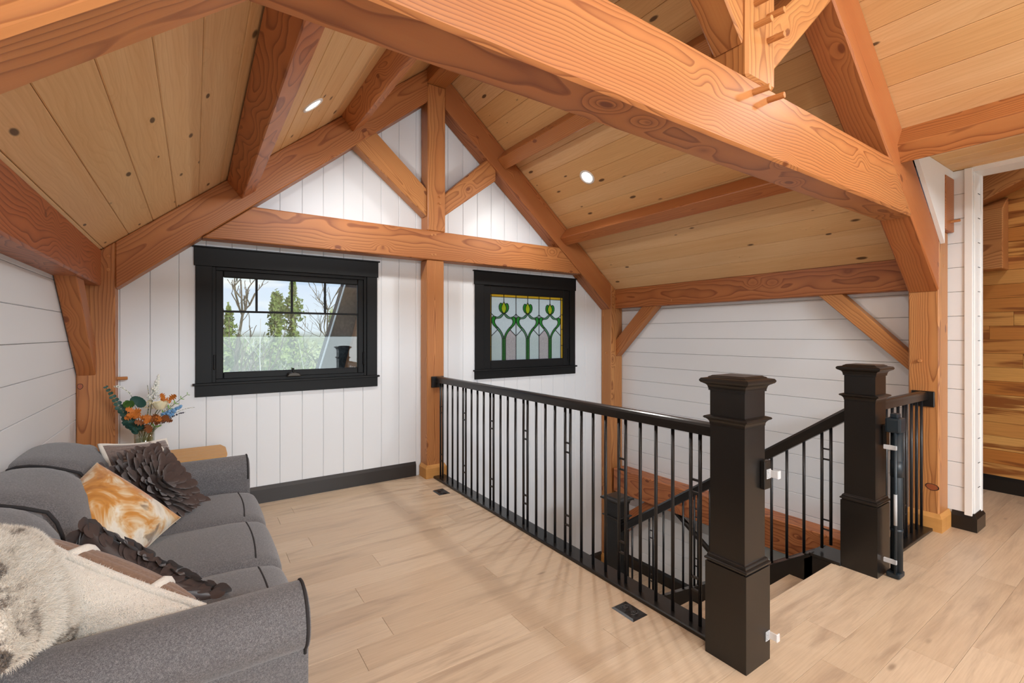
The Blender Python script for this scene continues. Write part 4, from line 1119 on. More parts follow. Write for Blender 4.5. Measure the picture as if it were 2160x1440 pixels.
def cord(name, c0, c1):
    m = NT(name); p = m.obj(); a = m.noise(p, 120, 2)
    m.set(Base_Color=m.mix(a, c0, c1), Roughness=.9, Sheen_Weight=.3, Specular_IOR_Level=.2); m.bump(a, .4, .002); return m.m
def satin():
    m = NT('chocolate_satin'); p = m.obj(); a = m.noise(p, 14, 3, .5)
    m.set(Base_Color=m.mix(a, srgb(48, 37, 34), srgb(74, 58, 53)), Roughness=.42, Specular_IOR_Level=.5, Sheen_Weight=.3); return m.m
M['satin'] = satin()
M['felt'] = cord('chocolate_felt', srgb(58, 45, 41), srgb(98, 79, 72))
def water():
    m = NT('watercolour_print'); p = m.obj()
    a = m.noise(p, 5.5, 4, .6, dist=1.2); b = m.noise(p, 9, 3, .6, dist=.8); x, y, z = m.sep(p)
    t = m.math('ADD', a, m.math('MULTIPLY', m.math('SUBTRACT', x, y), .35))
    c = m.ramp(t, [(.30, srgb(178, 112, 34)), (.42, srgb(206, 142, 62)), (.50, srgb(222, 196, 156)), (.58, srgb(236, 228, 212)), (.72, srgb(214, 205, 188))])
    c = m.mix(m.math('MULTIPLY', m.smooth(b, .60, .72), .8), c, srgb(126, 108, 92))
    c = m.mix(m.math('MULTIPLY', m.smooth(m.noise(p, 7, 2, .5), .60, .70), .7), c, srgb(204, 120, 26))
    m.set(Base_Color=c, Roughness=.75, Sheen_Weight=.3); m.bump(m.noise(p, 9, 3, .5, dist=1.0), .5, .02); return m.m
M['water'] = water()
M['cord'] = cord('taupe_corduroy', srgb(112, 84, 66), srgb(158, 124, 98))
M['cord_grey'] = cord('grey_brown_corduroy', srgb(106, 90, 84), srgb(150, 134, 126))
def plush(name, c0, c1, sc=60):
    m = NT(name); p = m.obj(); a = m.noise(p, sc, 4, .7); b = m.noise(p, 320, 2, .6)
    m.set(Base_Color=m.mix(a, c0, c1), Roughness=.95, Sheen_Weight=.6, Sheen_Roughness=.4, Specular_IOR_Level=.1); m.bump(m.math('ADD', a, b), .6, .006); return m.m
M['plush'] = plush('cream_plush', srgb(226, 216, 202), srgb(240, 234, 224))
def furm():
    m = NT('tipped_faux_fur'); p = m.obj(); a = m.noise(p, 13, 4, .6, dist=.8); b = m.noise(p, 90, 3, .6)
    px_, py_, pz_ = m.sep(p)
    edge = m.smooth(m.math('MAXIMUM', m.math('ABSOLUTE', px_), m.math('ABSOLUTE', py_)), .09, .19)
    t = m.math('ADD', m.math('ADD', m.math('MULTIPLY', a, .72), m.math('MULTIPLY', b, .28)), m.math('MULTIPLY', edge, .10))
    c = m.ramp(t, [(.40, srgb(240, 234, 224)), (.60, srgb(230, 220, 206)), (.67, srgb(140, 126, 112)), (.76, srgb(66, 56, 50))])
    m.set(Base_Color=c, Roughness=.9, Sheen_Weight=.4, Specular_IOR_Level=.15); return m.m
M['fur'] = furm()

def fuzz(name, pts, mat, parent, ln, wd, jit=.6, seed=1):
    """short pile: one thin blade for each (point, normal)"""
    rng = random.Random(seed); V, F = [], []
    for p, n in pts:
        d = (n+Vector((rng.uniform(-jit, jit), rng.uniform(-jit, jit), rng.uniform(-jit, jit)))).normalized(); L = ln*rng.uniform(.6, 1.3)
        s = d.cross(Vector((rng.uniform(-1, 1), rng.uniform(-1, 1), rng.uniform(-1, 1)))).normalized()*wd*.5
        k = len(V); V += [p-s, p+s, p+d*L+Vector((0, 0, -.12*L))]; F.append((k, k+1, k+2))
    me = bpy.data.meshes.new(name); me.from_pydata([tuple(v) for v in V], [], F)
    o = link(name, me, mat, parent); o['kind'] = 'stuff'; return o
def surf(S_, T_, side, n, seed, sag=0, lim=1.0):
    rng = random.Random(seed); R = []
    for _ in range(n):
        u, v = rng.uniform(-lim, lim), rng.uniform(-lim, lim); e = .01
        p = warp(pil(u, v, S_, T_, side), sag); a = warp(pil(min(.999, u+e), v, S_, T_, side), sag)-p; b = warp(pil(u, min(.999, v+e), S_, T_, side), sag)-p
        nn = a.cross(b)*side; nn = nn.normalized() if nn.length > 1e-12 else Vector((0, 0, side)); R.append((p, nn))
    return R

def pillow(name, label, c, n, up, S_, T_, mats, sag=0.0, extra=None, grid=(30, 30), pinch=.09):
    r = empty(name); r.matrix_basis = pose(c, n, up); tag(r, label, 'pillow')
    link('front', face_mesh('front', S_, T_, 1, grid[0], grid[1], extra, sag, pinch), mats[0], r)
    link('back', face_mesh('back', S_, T_, -1, 24, 24, None, sag, pinch), mats[1], r)
    return r
def petal_mesh():
    V, F = [], []; n, m = 6, 4
    for i in range(n+1):
        t = i/n; wd = .5*(math.sin(math.pi*(.10+.80*t))**.6)*(1 if t < .999 else .35)
        for j in range(m+1):
            s = 2*j/m-1; V.append((s*wd*.74, t, .10*t*t-.10*t+.34*(s*wd)**2*2))
    for i in range(n):
        for j in range(m): a = i*(m+1)+j; F.append((a, a+1, a+m+2, a+m+1))
    me = bpy.data.meshes.new('petal'); me.from_pydata(V, [], F)
    for p in me.polygons: p.use_smooth = True
    me.materials.append(M['felt']); return me
PETAL = petal_mesh()
def petals(r, S_, T_, rings, sag=0, size=.06, tilt=35, side=1, seed=2):
    rng = random.Random(seed)
    for rad, cnt in rings:
        for k in range(cnt):
            a = 2*math.pi*(k+.5*rng.random())/cnt
            sq = 1/max(abs(math.cos(a)), abs(math.sin(a))); f = 1+(sq-1)*min(1, rad*1.05)*.9
            u, v = rad*f*math.cos(a), rad*f*math.sin(a); u = max(-.97, min(.97, u)); v = max(-.97, min(.97, v))
            p = warp(pil(u, v, S_, T_, side), sag); e = .01
            du = warp(pil(min(.99, u+e), v, S_, T_, side), sag)-p; dv = warp(pil(u, min(.99, v+e), S_, T_, side), sag)-p
            nn = du.cross(dv)*side
            nn = nn.normalized() if nn.length > 1e-10 else Vector((0, 0, side))
            nn = (nn+Vector((0, 0, .8*side*(1 if tilt > 20 else 0)))).normalized()
            out_ = Vector((math.cos(a), math.sin(a), 0)); out_ = (out_-nn*out_.dot(nn)).normalized()
            ti = math.radians(tilt*rng.uniform(.7, 1.25)); yv = (out_*math.cos(ti)+nn*math.sin(ti)).normalized()
            yv = (Matrix.Rotation(rng.uniform(-.35, .35), 3, nn) @ yv); xv = yv.cross(nn).normalized(); zv = xv.cross(yv)
            s = size*rng.uniform(.85, 1.2)
            Mx = Matrix((xv*s, yv*s, zv*s)).transposed().to_4x4(); Mx.translation = p
            o = bpy.data.objects.new('petal', PETAL); COL.objects.link(o); o.parent = r; o.matrix_basis = Mx

rib = lambda k, a: (lambda u, v: a*abs(math.sin(k*v)))
# far group
p1 = pillow('corduroy_pillow', 'ribbed taupe pillow with white plush edge in the far sofa corner', (-.238, 3.535, .665), (.706, -.529, .472), (-.272, .412, .87), .215, .085, ('cord_grey', 'plush'), .0, rib(30, .009), (16, 150))
link('plush_strip', tube_mesh('plush_strip', [pil(.40, -1+2*i/16, .215, .092) for i in range(17)], .013, 8), 'plush', p1, None, True)
link('plush_edge', tube_mesh('plush_edge', seam_pts(.215, 0), .012, 8, True), 'plush', p1, None, True)
p2 = pillow('petal_pillow', 'dark brown pillow covered in felt petals leaning in the far sofa corner', (-.20, 3.27, .635), (.70, -.40, .60), (-.527, .316, .789), .225, .09, ('satin', 'satin'))
petals(p2, .225, .09, [(.04, 5), (.18, 9), (.33, 14), (.48, 19), (.63, 24), (.78, 29), (.92, 33)], 0, .066, 40)
p3 = pillow('watercolour_pillow', 'orange and cream watercolour print pillow in the middle of the sofa', (-.352, 2.84, .625), (.45, -.62, .64), (.523, .755, .364), .235, .14, ('water', 'water'), .0)
link('seam', tube_mesh('seam', seam_pts(.235, 0), .0028, 6, True), plain('cream_seam', srgb(206, 190, 164), .8), p3, None, True)
# near group
p4 = pillow('ruffle_pillow', 'dark brown petal pillow seen from its plain back behind the cream pillow', (-.215, 2.26, .50), (.417, .895, .152), (.493, -.365, .79), (.265, .20), .085, ('satin', 'satin'))
petals(p4, (.265, .20), .085, [(.97, 46), (.88, 40)], 0, .066, 14, 1, 5)
petals(p4, (.265, .20), .085, [(.99, 44)], 0, .055, 4, -1, 6)
P5S = (.31, .19)
p5 = pillow('plush_pillow', 'large cream plush pillow with ribbed brown front resting against the near sofa arm', (-.265, 2.015, .585), (.572, .80, .164), (.248, -.36, .90), P5S, .14, ('cord', 'plush'), .0, rib(27, .011), (16, 150))
link('plush_strip', tube_mesh('plush_strip', [pil(-.45, -1+2*i/16, P5S, .148) for i in range(17)], .017, 8), 'plush', p5, None, True)
link('plush_strip', tube_mesh('plush_strip', [pil(.45, -1+2*i/16, P5S, .148) for i in range(17)], .017, 8), 'plush', p5, None, True)
link('plush_edge', tube_mesh('plush_edge', seam_pts(P5S, 0), .012, 8, True), 'plush', p5, None, True)
fuzz('pile', surf(P5S, .14, -1, 26000, 4), 'plush', p5, .007, .0016, .7, 4)
sp = seam_pts(P5S, 0, 14); rng = random.Random(8); E_ = []
for _ in range(7000):
    i = rng.randrange(len(sp)); a, b = sp[i], sp[(i+1) % len(sp)]; d = Vector((rng.gauss(0, 1), rng.gauss(0, 1), rng.gauss(0, 1))).normalized()
    E_.append((a.lerp(b, rng.random())+d*.010, d))
fuzz('edge_pile', E_, 'plush', p5, .009, .0018, .5, 9)
p6 = pillow('fur_pillow', 'white faux fur pillow with black tips at the near end of the sofa', (-.405, 1.82, .80), (.909, .0, .412), (-.398, .443, .804), .195, .085, ('fur', 'fur'))
fuzz('fur', surf(.195, .085, 1, 42000, 7)+surf(.195, .085, -1, 12000, 17), 'fur', p6, .020, .0016, .75, 7)

# ------------------------------------------------------------------ end table with the vase
TB = empty('end_table', (-.12, 4.42, 0)); tag(TB, 'small pale wooden end table between the sofa arm and the gable wall', 'table')
M['table'] = pine_material('pale_table_wood', [srgb(214, 164, 100)]*5+[srgb(178, 122, 66)], srgb(120, 70, 36), .02)
TZ = .575
for i in range(4):
    y0 = 4.19+i*.1175
    Mx = frame((-.15, y0+.058, TZ-.015), (1, 0, 0))
    x1 = .215 if i not in (0,) else .205
    reparent(prism('top_board', [(-.50, y0+.0006, TZ-.028), (x1, y0+.0006, TZ-.028), (x1-(.03 if i == 3 else 0), y0+.1169, TZ-.028), (-.50, y0+.1169, TZ-.028)],
                   [(-.50, y0+.0006, TZ), (x1, y0+.0006, TZ), (x1-(.03 if i == 3 else 0), y0+.1169, TZ), (-.50, y0+.1169, TZ)], 'table', None, Mx, .003), TB)
for x in (-.46, .15):
    for y in (4.23, 4.61): reparent(box('leg', (x-.022, x+.022), (y-.022, y+.022), (0, TZ-.028), 'table', None, frame((x, y, .27), UP), .004), TB)
reparent(box('apron', (-.46, .15), (4.21, 4.23), (TZ-.11, TZ-.028), 'table'), TB)
# ------------------------------------------------------------------ vase and flowers
def glass():
    m = NT('vase_glass'); tr = m.n('ShaderNodeBsdfTransparent'); tr.inputs[0].default_value = (.90, .93, .88, 1)
    gl = m.n('ShaderNodeBsdfGlossy'); gl.inputs['Roughness'].default_value = .03
    lw = m.n('ShaderNodeLayerWeight'); lw.inputs[0].default_value = .35
    mx = m.n('ShaderNodeMixShader'); m.l(m.math('MULTIPLY_ADD', lw.outputs[1], .6, .05), mx.inputs[0]); m.l(tr.outputs[0], mx.inputs[1]); m.l(gl.outputs[0], mx.inputs[2])
    m.l(mx.outputs[0], m.o.inputs[0]); return m.m
M['vase'] = glass()
def leafm(name, c0, c1, sc=30):
    m = NT(name); p = m.obj(); m.set(Base_Color=m.mix(m.noise(p, sc, 2), c0, c1), Roughness=.55); return m.m
for k, a, b in (('leaf_teal', srgb(28, 62, 56), srgb(52, 92, 80)), ('leaf_green', srgb(52, 92, 40), srgb(104, 142, 70)), ('oak_orange', srgb(168, 84, 22), srgb(212, 128, 44)),
                ('oak_brown', srgb(96, 52, 24), srgb(150, 84, 34)), ('bloom_white', srgb(226, 226, 214), srgb(244, 244, 238)), ('bloom_cream', srgb(232, 220, 176), srgb(246, 238, 210)),
                ('bloom_blue', srgb(86, 140, 190), srgb(140, 184, 220)), ('fern', srgb(112, 158, 70), srgb(150, 190, 100)), ('berry', srgb(36, 34, 62), srgb(60, 56, 86)), ('stem', srgb(70, 86, 44), srgb(104, 112, 66))):
    M[k] = leafm(k, a, b)
VX, VY = -.305, 4.40
vs = empty('glass_vase', (VX, VY, TZ)); tag(vs, 'clear glass vase of water on the end table', 'vase')
def lathe(name, prof, mat, parent, n=28, loc=(0, 0, 0)):
    V, F = [], []
    for r, z in prof:
        for i in range(n): a = 2*math.pi*i/n; V.append((r*math.cos(a), r*math.sin(a), z))
    for k in range(len(prof)-1):
        for i in range(n): F.append((k*n+i, k*n+(i+1) % n, (k+1)*n+(i+1) % n, (k+1)*n+i))
    F.append(tuple(range(n-1, -1, -1))); F.append(tuple(range((len(prof)-1)*n, len(prof)*n)))
    return link(name, mesh(name, V, F), mat, parent, Matrix.Translation(loc), True)
lathe('body', [(.050, .001), (.056, .006), (.060, .10), (.064, .235), (.061, .235), (.057, .10), (.053, .012), (.001, .010)], 'vase', vs)
wat = NT('vase_water'); tr = wat.n('ShaderNodeBsdfTransparent'); tr.inputs[0].default_value = (.80, .84, .70, 1); wat.l(tr.outputs[0], wat.o.inputs[0]); M['vwater'] = wat.m
lathe('water', [(.050, .012), (.055, .10), (.0575, .155), (.001, .156)], 'vwater', vs)

def at(px, py, dy=0.0):
    """flower spot read off the picture, at the depth VY+dy where the bouquet stands"""
    d = Vector((math.sin(THETA), math.cos(THETA), 0))+Vector((math.cos(THETA), -math.sin(THETA), 0))*((px-1080.1)/FPX)+Vector((0, 0, 1))*((HORIZON-py)/FPX)
    return Vector((0, 0, EYE))+d*((VY+dy)/d.y)
def leaf_mesh(name, shape='oval', mat='leaf_green'):
    if shape == 'oval': out = [(0, 0), (.28, .18), (.40, .45), (.34, .72), (.16, .93), (0, 1)]
    elif shape == 'round': out = [(0, 0), (.36, .12), (.50, .42), (.46, .70), (.26, .93), (0, 1)]
    elif shape == 'oak': out = [(0, 0), (.10, .10), (.26, .20), (.12, .30), (.40, .44), (.16, .54), (.40, .70), (.14, .76), (.24, .90), (0, 1)]
    else: out = [(0, 0), (.10, .2), (.13, .5), (.09, .8), (0, 1)]
    V, F = [], []
    for i, (w_, t) in enumerate(out):
        z = .25*t*t; V += [(-w_, t, z+w_*.35), (0, t, z), (w_, t, z+w_*.35)]
    for i in range(len(out)-1):
        a = i*3; F += [(a, a+1, a+4, a+3), (a+1, a+2, a+5, a+4)]
    me = bpy.data.meshes.new(name); me.from_pydata(V, [], F); me.materials.append(M[mat])
    for p in me.polygons: p.use_smooth = True
    return me
def put(me, parent, p, ydir, znorm, s, name='leaf'):
    y = Vector(ydir).normalized(); z = Vector(znorm); z = z-y*z.dot(y)
    if z.length < 1e-4: z = y.orthogonal()
    z.normalize(); x = y.cross(z)
    Mx = Matrix((x*s, y*s, z*s)).transposed().to_4x4(); Mx.translation = Vector(p)
    o = bpy.data.objects.new(name, me); COL.objects.link(o); o.parent = parent; o.matrix_basis = Mx; return o
def curve(P, n=10):
    """quadratic bezier through control points"""
    a, b, c = P; return [a*(1-t)**2+b*2*t*(1-t)+c*t*t for t in [i/n for i in range(n+1)]]
rngf = random.Random(21)
mouth = Vector((VX, VY, TZ+.235))
def stem(label, name, tip, cat='flower', bend=.0, r=.0022, grp=None):
    rt = empty(name, (0, 0, 0)); tag(rt, label, cat, grp)
    foot = Vector((VX+rngf.uniform(-.03, .03), VY+rngf.uniform(-.03, .03), TZ+.02))
    mid = mouth+(tip-mouth)*.25+Vector((0, 0, .03)); mid.x = VX+(mid.x-VX)*.8
    P = curve((foot, mid, tip), 10); link('stem', tube_mesh('stem', P, r, 6), 'stem', rt, None, True)
    return rt, P
TOCAM = Vector((.1, -.92, .35))
LM = {(s, m): leaf_mesh('leaf', s, m) for s, m in (('round', 'leaf_teal'), ('oval', 'leaf_green'), ('oak', 'oak_orange'), ('oak', 'oak_brown'), ('thin', 'fern'), ('oval', 'bloom_cream'), ('oval', 'leaf_teal'), ('round', 'bloom_blue'))}
# eucalyptus arching to the left
def eucalyptus(tip, mid, label, n=11, s0=.045):
    rt = empty('eucalyptus_branch'); tag(rt, label, 'branch')
    P = curve((mouth-Vector((0, 0, .12)), mid, tip), 16); link('stem', tube_mesh('stem', P, .0018, 6), 'stem', rt, None, True)
    for i in range(5, 17):
        t = (P[min(i+1, 16)]-P[i-1]).normalized(); s = s0*(1-.055*(i-4))
        for sg in (-1, 1):
            side = t.cross(TOCAM).normalized()*sg; put(LM['round', 'leaf_teal'], rt, P[i], side+t*.45+TOCAM*rngf.uniform(-.2, .5), TOCAM, s)
eucalyptus(at(224, 817, -.05), at(262, 872, -.05), 'dark eucalyptus branch arching to the upper left of the bouquet')
eucalyptus(at(262, 893, -.09), at(285, 880, -.08), 'short drooping eucalyptus branch low on the left of the bouquet', 9, .055)
# green rosette
rt, P = stem('green leafy rosette on the left of the bouquet', 'leaf_rosette', at(272, 858, -.05))
for k in range(13):
    a = k*2.4; t = .3+.5*(k/13); put(LM['oval', 'leaf_green'], rt, P[-1], Vector((math.cos(a)*t, -.25, .55+.5*math.sin(a)*t)), TOCAM, .065*(1-.03*k))
for k in range(6):
    a = k*1.05+.3; put(LM['round', 'leaf_teal'], rt, P[-1]+Vector((.035, .02, .01)), Vector((.35+.4*math.cos(a), .1, .5+.5*math.sin(a))), TOCAM, .062)
# white spikes
def spike(tip, label, name, mat, ln, w0, n, blob=.006, start=.35, base=None):
    rt, P = stem(label, name, tip)
    V, F = [], []; bm = bmesh.new()
    ax = (P[-1]-P[-4]).normalized()
    for i in range(n):
        t = rngf.random()**.8; a = rngf.uniform(0, 6.28); rad = w0*(1-t)*math.sqrt(rngf.random())+.002
        s1 = ax.orthogonal().normalized(); s2 = ax.cross(s1); c = P[-1]-ax*ln*(1-t)+(s1*math.cos(a)+s2*math.sin(a))*rad
        bmesh.ops.create_icosphere(bm, subdivisions=1, radius=blob*rngf.uniform(.6, 1.3), matrix=Matrix.Translation(c))
    me = bpy.data.meshes.new('florets'); bm.to_mesh(me); bm.free()
    o = link('florets', me, mat, rt, None, True); o['kind'] = 'stuff'; return rt
spike(at(335, 791), 'tall white flower spike at the top of the bouquet', 'white_flower_spike', 'bloom_white', .19, .040, 200, .0065)
spike(at(318, 838, .03), 'short cream flower spike behind the rose', 'white_flower_spike', 'bloom_cream', .09, .04, 90, .005)
spike(at(383, 856, -.10), 'blue flower spike on the right of the bouquet', 'blue_flower_spike', 'bloom_blue', .15, .032, 90, .0095)
spike(at(372, 846, .04), 'pale blue flower spike behind the fern', 'blue_flower_spike', 'bloom_white', .10, .03, 60, .006)
def spray(P, label, mat, n, blob, name='flower_spray'):
    rt = empty(name); tag(rt, label, 'flower'); C_ = curve(P, 18); link('stem', tube_mesh('stem', C_, .0014, 6), 'stem', rt, None, True)
    bm = bmesh.new()
    for i in range(n):
        t = .45+.55*i/n; q = C_[int(t*18)]+Vector((rngf.uniform(-1, 1), rngf.uniform(-1, 1), rngf.uniform(-1, 1)))*.009*(1.2-t)
        bmesh.ops.create_icosphere(bm, subdivisions=1, radius=blob*rngf.uniform(.6, 1.2), matrix=Matrix.Translation(q))
    me = bpy.data.meshes.new('florets'); bm.to_mesh(me); bm.free(); o = link('florets', me, mat, rt, None, True); o['kind'] = 'stuff'
C0 = mouth-Vector((0, 0, .1))
def arch(mid, tip, label, mat='bloom_white', n=46, b=.005):
    rt = empty('flower_spray'); tag(rt, label, 'flower')
    C_ = curve((C0, at(292, 872, -.02), mid), 8)[:-1]+curve((mid, (mid+tip)/2+Vector((0, 0, .04)), tip), 12)
    link('stem', tube_mesh('stem', C_, .0014, 6), 'stem', rt, None, True); bm = bmesh.new()
    for i in range(n):
        q = C_[6+int((len(C_)-7)*i/n)]+Vector((rngf.uniform(-1, 1), rngf.uniform(-1, 1), rngf.uniform(-1, 1)))*.007
        bmesh.ops.create_icosphere(bm, subdivisions=1, radius=b*rngf.uniform(.5, 1.2), matrix=Matrix.Translation(q))
    me = bpy.data.meshes.new('florets'); bm.to_mesh(me); bm.free(); o = link('florets', me, mat, rt, None, True); o['kind'] = 'stuff'
arch(at(276, 832, -.02), at(240, 815, -.02), 'white arching flower spray over the eucalyptus')
spray((C0, at(360, 860), at(411, 859)), 'thin white flower spray reaching to the right', 'bloom_white', 26, .0035)
spray((C0, at(350, 876, -.05), at(391, 869, -.05)), 'sprig of dark berries on the right of the bouquet', 'berry', 16, .006, 'berry_sprig')
spray((C0, at(320, 850, .03), at(311, 812, .03)), 'thin cream twig beside the white spike', 'bloom_cream', 22, .003)
# fern
rt, P = stem('bright green fern frond on the right of the bouquet', 'fern_frond', at(395, 832, .0), 'fern')
for i in range(4, 11):
    t = (P[min(i+1, 10)]-P[i-1]).normalized()
    for sg in (-1, 1): put(LM['thin', 'fern'], rt, P[i], t.cross(TOCAM).normalized()*sg+t*.7, TOCAM, .060*(1.15-.08*i))
# rose
rt, P = stem('cream white garden rose in the middle of the bouquet', 'rose', at(338, 858, -.13), 'flower', 0, .003)
bm = bmesh.new(); bmesh.ops.create_icosphere(bm, subdivisions=3, radius=.030, matrix=Matrix.Translation(P[-1]+Vector((0, -.005, .012)))); me = bpy.data.meshes.new('rose_heart'); bm.to_mesh(me); bm.free()
link('rose_heart', me, 'bloom_cream', rt, None, True)
for ring, (cnt, rad, s, ti) in enumerate(((5, .010, .050, .25), (7, .018, .060, .5), (8, .024, .062, .85))):
    for k in range(cnt):
        a = 2*math.pi*(k+.5*ring)/cnt; d = Vector((math.cos(a), math.sin(a)*.9, 0))
        put(LM['oval', 'bloom_cream'], rt, P[-1]+d*rad+Vector((0, -.004, -.018)), Vector((0, -.15, 1))+d*ti, -d+Vector((0, 0, .2)), s, 'petal')
# oak leaves
def oak(tip, n, label, mat, s=.066):
    rt, P = stem(label, 'oak_sprig', tip, 'leaves')
    for k in range(n):
        a = rngf.uniform(0, 6.28); put(LM['oak', mat], rt, P[-1]+Vector((rngf.uniform(-.03, .03), rngf.uniform(-.03, .02), rngf.uniform(-.02, .02))), Vector((math.cos(a), -.3, .75*math.sin(a)+.05)), TOCAM+Vector((rngf.uniform(-.5, .5), 0, rngf.uniform(-.4, .4))), s*rngf.uniform(.8, 1.15))
oak(at(286, 872, -.09), 8, 'orange oak leaves on the left of the bouquet', 'oak_orange')
oak(at(318, 880, -.10), 8, 'rust orange oak leaves below the rose', 'oak_orange')
oak(at(357, 845, .0), 4, 'single orange leaf cluster right of the rose', 'oak_orange', .07)
oak(at(352, 884, -.08), 6, 'brown gold oak leaves low on the right of the bouquet', 'oak_brown')
oak(at(312, 890, -.11), 6, 'dark brown oak leaves over the rim of the vase', 'oak_brown')
# ------------------------------------------------------------------ outdoors, seen through the window
def leafy(name, c0, c1, c2):
    m = NT(name); p = m.obj(); a = m.noise(p, 1.2, 3); r = m.noise(p, 30, 1)
    c = m.ramp(m.math('ADD', m.math('MULTIPLY', a, .6), m.math('MULTIPLY', r, .4)), [(.35, c0), (.5, c1), (.65, c2)])
    m.set(Base_Color=c, Roughness=.8, Specular_IOR_Level=.2); return m.m
M['cedar'] = leafy('cedar_foliage', srgb(104, 124, 66), srgb(138, 156, 84), srgb(176, 186, 112))
M['brush'] = leafy('spring_brush', srgb(158, 168, 112), srgb(188, 194, 140), srgb(214, 216, 168))
M['far_brush'] = leafy('distant_brush', srgb(150, 156, 112), srgb(170, 174, 128), srgb(190, 192, 146))
M['bark'] = leafy('grey_bark', srgb(92, 84, 70), srgb(122, 112, 96), srgb(146, 136, 118))
M['birch'] = plain('birch_bark', srgb(226, 222, 212), .7)
M['ground'] = leafy('meadow', srgb(118, 134, 78), srgb(150, 162, 100), srgb(172, 178, 120))
M['shingle'] = leafy('dark_shingles', srgb(44, 44, 46), srgb(60, 60, 62), srgb(84, 84, 86))
M['siding'] = plain('cedar_siding', srgb(158, 104, 70), .6)
gr = box('ground', (-60, 80), (5.2, 140), (-3.4, -3.2), 'ground'); tag(gr, 'green meadow outside below the window', None, None, 'structure')
def blades(name, fn, n, size, mat, parent, seed):
    rng = random.Random(seed); V, F = [], []
    for _ in range(n):
        p = fn(rng); a = Vector((rng.gauss(0, 1), rng.gauss(0, 1), rng.gauss(0, 1))).normalized(); b = a.orthogonal().normalized(); s = size*rng.uniform(.6, 1.3)
        k = len(V); V += [p-a*s*.5-b*s*.3, p+a*s*.5, p-a*s*.2+b*s*.5]; F.append((k, k+1, k+2))
    me = bpy.data.meshes.new(name); me.from_pydata([tuple(v) for v in V], [], F); o = link(name, me, mat, parent); return o
GZ = -3.2
def spot(px, Y):
    """ground position in the direction of a picture column, at distance Y"""
    t = math.tan(THETA+math.atan((px-1080.1)/FPX)); return Vector((Y*t, Y, GZ))
def hgt(py, P): 
    d = P.x*math.sin(THETA)+P.y*math.cos(THETA); return EYE+(HORIZON-py)*d/FPX
def cedar(px, Y, pytop, w_, label, seed, mat='cedar', n=2600, size=.16):
    b = spot(px, Y); top = hgt(pytop, b); r = empty('cedar_tree', b); tag(r, label, 'tree', 'trees outside')
    link('trunk', tube_mesh('trunk', [(0, 0, 0), (.04, .02, (top-GZ)*.5), (0, 0, top-GZ)], [.16, .10, .02], 8), 'bark', r, None, True)
    Hh = top-GZ
    def f(rng):
        t = rng.random()**.75; k = int(t*9); a = rng.uniform(0, 6.28)+k
        rad = w_*(1-t*.86)*(.55+.45*math.sin(k*2.3+seed)+.3*math.sin(a*3+k))*math.sqrt(rng.random())
        return Vector((rad*math.cos(a), rad*math.sin(a), Hh*(.10+.90*t)+rng.gauss(0, .1)))
    o = blades('foliage', f, n, size, mat, r, seed); o['kind'] = 'stuff'
cedar(583, 19, 622, 1.25, 'shorter of the two green cedars outside the window', 3)
cedar(617, 20, 597, 1.25, 'taller green cedar in the middle of the window view', 4)
cedar(482, 22, 652, 1.7, 'rounded green tree at the left edge of the window view', 6, 'cedar', 2200)
cedar(705, 24, 655, 1.6, 'low green tree beside the dark roof outside', 8, 'brush', 2000)
def bare(px, Y, pytop, label, seed, mat='bark', th=.05, spread=1.0, nb=13, tw=.28):
    rng = random.Random(seed); b = spot(px, Y); top = hgt(pytop, b)-GZ; r = empty('bare_tree', b); tag(r, label, 'tree', 'trees outside')
    P = [Vector((0, 0, 0))]
    for i in range(1, 8): P.append(Vector((rng.uniform(-.12, .12)*spread, rng.uniform(-.1, .1), top*i/7)))
    link('trunk', tube_mesh('trunk', P, [th*(1-.12*i) for i in range(8)], 6), mat, r, None, True)
    bm = bmesh.new(); me = bpy.data.meshes.new('twigs'); V, F = [], []
    def twig(p, d, L, rad, lvl):
        Q = [p]; 
        for i in range(4): d = (d+Vector((rng.uniform(-.35, .35), rng.uniform(-.35, .35), rng.uniform(-.1, .3)))).normalized(); Q.append(Q[-1]+d*L/4)
        s = Vector((rad, 0, 0)); k = len(V)
        for q in Q: V.extend([q-s, q+s, q+Vector((0, rad, 0))])
        for i in range(4):
            for a, b_ in ((0, 1), (1, 2), (2, 0)): F.append((k+i*3+a, k+i*3+b_, k+i*3+3+b_, k+i*3+3+a))
        if lvl:
            for i in range(1, 5):
                if rng.random() < .8: twig(Q[i], (d+Vector((rng.uniform(-1, 1), rng.uniform(-1, 1), rng.uniform(-.2, .6)))).normalized(), L*.55, rad*.6, lvl-1)
    for i in range(nb):
        t = rng.uniform(.35, .98); twig(P[int(t*7)], Vector((rng.uniform(-1, 1)*spread, rng.uniform(-1, 1), rng.uniform(.3, 1))).normalized(), top*tw*(1.15-t)+.3, th*.22, 2)
    bm.free(); me.from_pydata([tuple(v) for v in V], [], F); o = link('twigs', me, mat, r); o['kind'] = 'stuff'
bare(507, 13, 590, 'bare grey tree left of the cedars outside', 31, 'bark', .10)
bare(680, 15, 590, 'wide bare tree with fine twigs near the dark roof outside', 32, 'bark', .06, 1.6)
bare(549, 9.5, 672, 'thin white birch trunk in front of the brush outside', 33, 'birch', .032, .8, 3, .12)
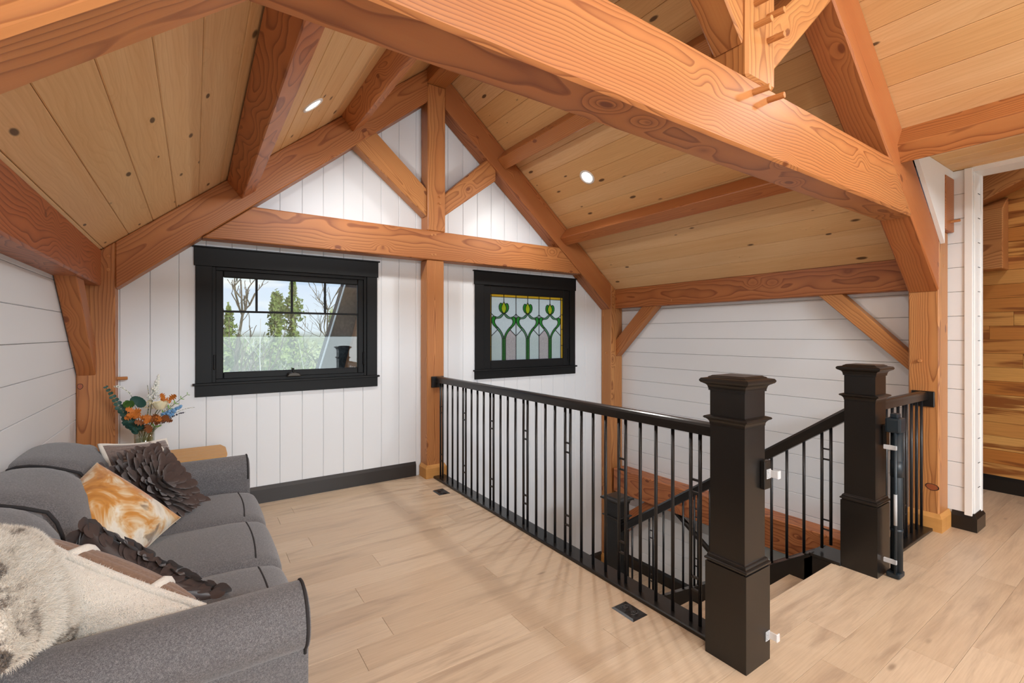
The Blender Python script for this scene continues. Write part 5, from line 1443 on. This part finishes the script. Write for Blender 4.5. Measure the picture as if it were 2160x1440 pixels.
bare(640, 10, 715, 'pale leafless sapling low in the window view', 34, 'birch', .014, 1.6, 5, .3)
def brush(y0, y1, n, z0, z1, size, mat, seed, label):
    def f(rng):
        Y = rng.uniform(y0, y1); x = rng.uniform(.02, .40)*Y+rng.uniform(-1, 1); t = rng.random()
        lump = .72+.28*math.sin(x*1.7/Y*16+seed)*math.sin(x*.9+seed*2)
        return Vector((x, Y, GZ+z0+(z1-z0)*t*lump))
    o = blades('brush', f, n, size, mat, None, seed); tag(o, label, 'brush', None, 'stuff')
brush(40, 52, 9000, 0, 5.4, .55, 'far_brush', 51, 'distant band of spring woodland along the horizon outside')
brush(24, 34, 9000, 0, 3.2, .30, 'brush', 52, 'pale green brush behind the cedars outside')
brush(11, 20, 9000, 0, 1.7, .16, 'brush', 53, 'tangle of light undergrowth below the window')
# dark steep roof wing with pale rake board and cedar siding
rw = empty('roof_wing', (1.9, 6.6, 0)); tag(rw, 'dark steep shingled roof edge with pale rake board outside the window', 'roof')
def px_at(px, py, Y):
    d = Vector((math.sin(THETA), math.cos(THETA), 0))+Vector((math.cos(THETA), -math.sin(THETA), 0))*((px-1080.1)/FPX)+Vector((0, 0, 1))*((HORIZON-py)/FPX)
    return Vector((0, 0, EYE))+d*(Y/d.y)
a, b = px_at(735, 575, 6.6), px_at(655, 840, 6.6)
def slab(nm, q, y0, y1, mat): reparent(prism(nm, [(x, y0, z) for x, z in q], [(x, y1, z) for x, z in q], mat), rw)
off = .62
slab('roof_slope', [(a.x+.015, a.z), (b.x+.015, b.z), (b.x+off, b.z-.05), (a.x+off, a.z+.2)], 6.62, 6.9, 'shingle')
slab('rake_board', [(a.x, a.z), (b.x, b.z), (b.x+.014, b.z), (a.x+.012, a.z)], 6.60, 6.64, 'white_trim')
c, d_ = px_at(758, 655, 6.55), px_at(716, 800, 6.55)
slab('siding_wall', [(d_.x, d_.z-.2), (c.x+.5, d_.z-.2), (c.x+.5, c.z+.5), (c.x, c.z)], 6.50, 6.61, 'siding')
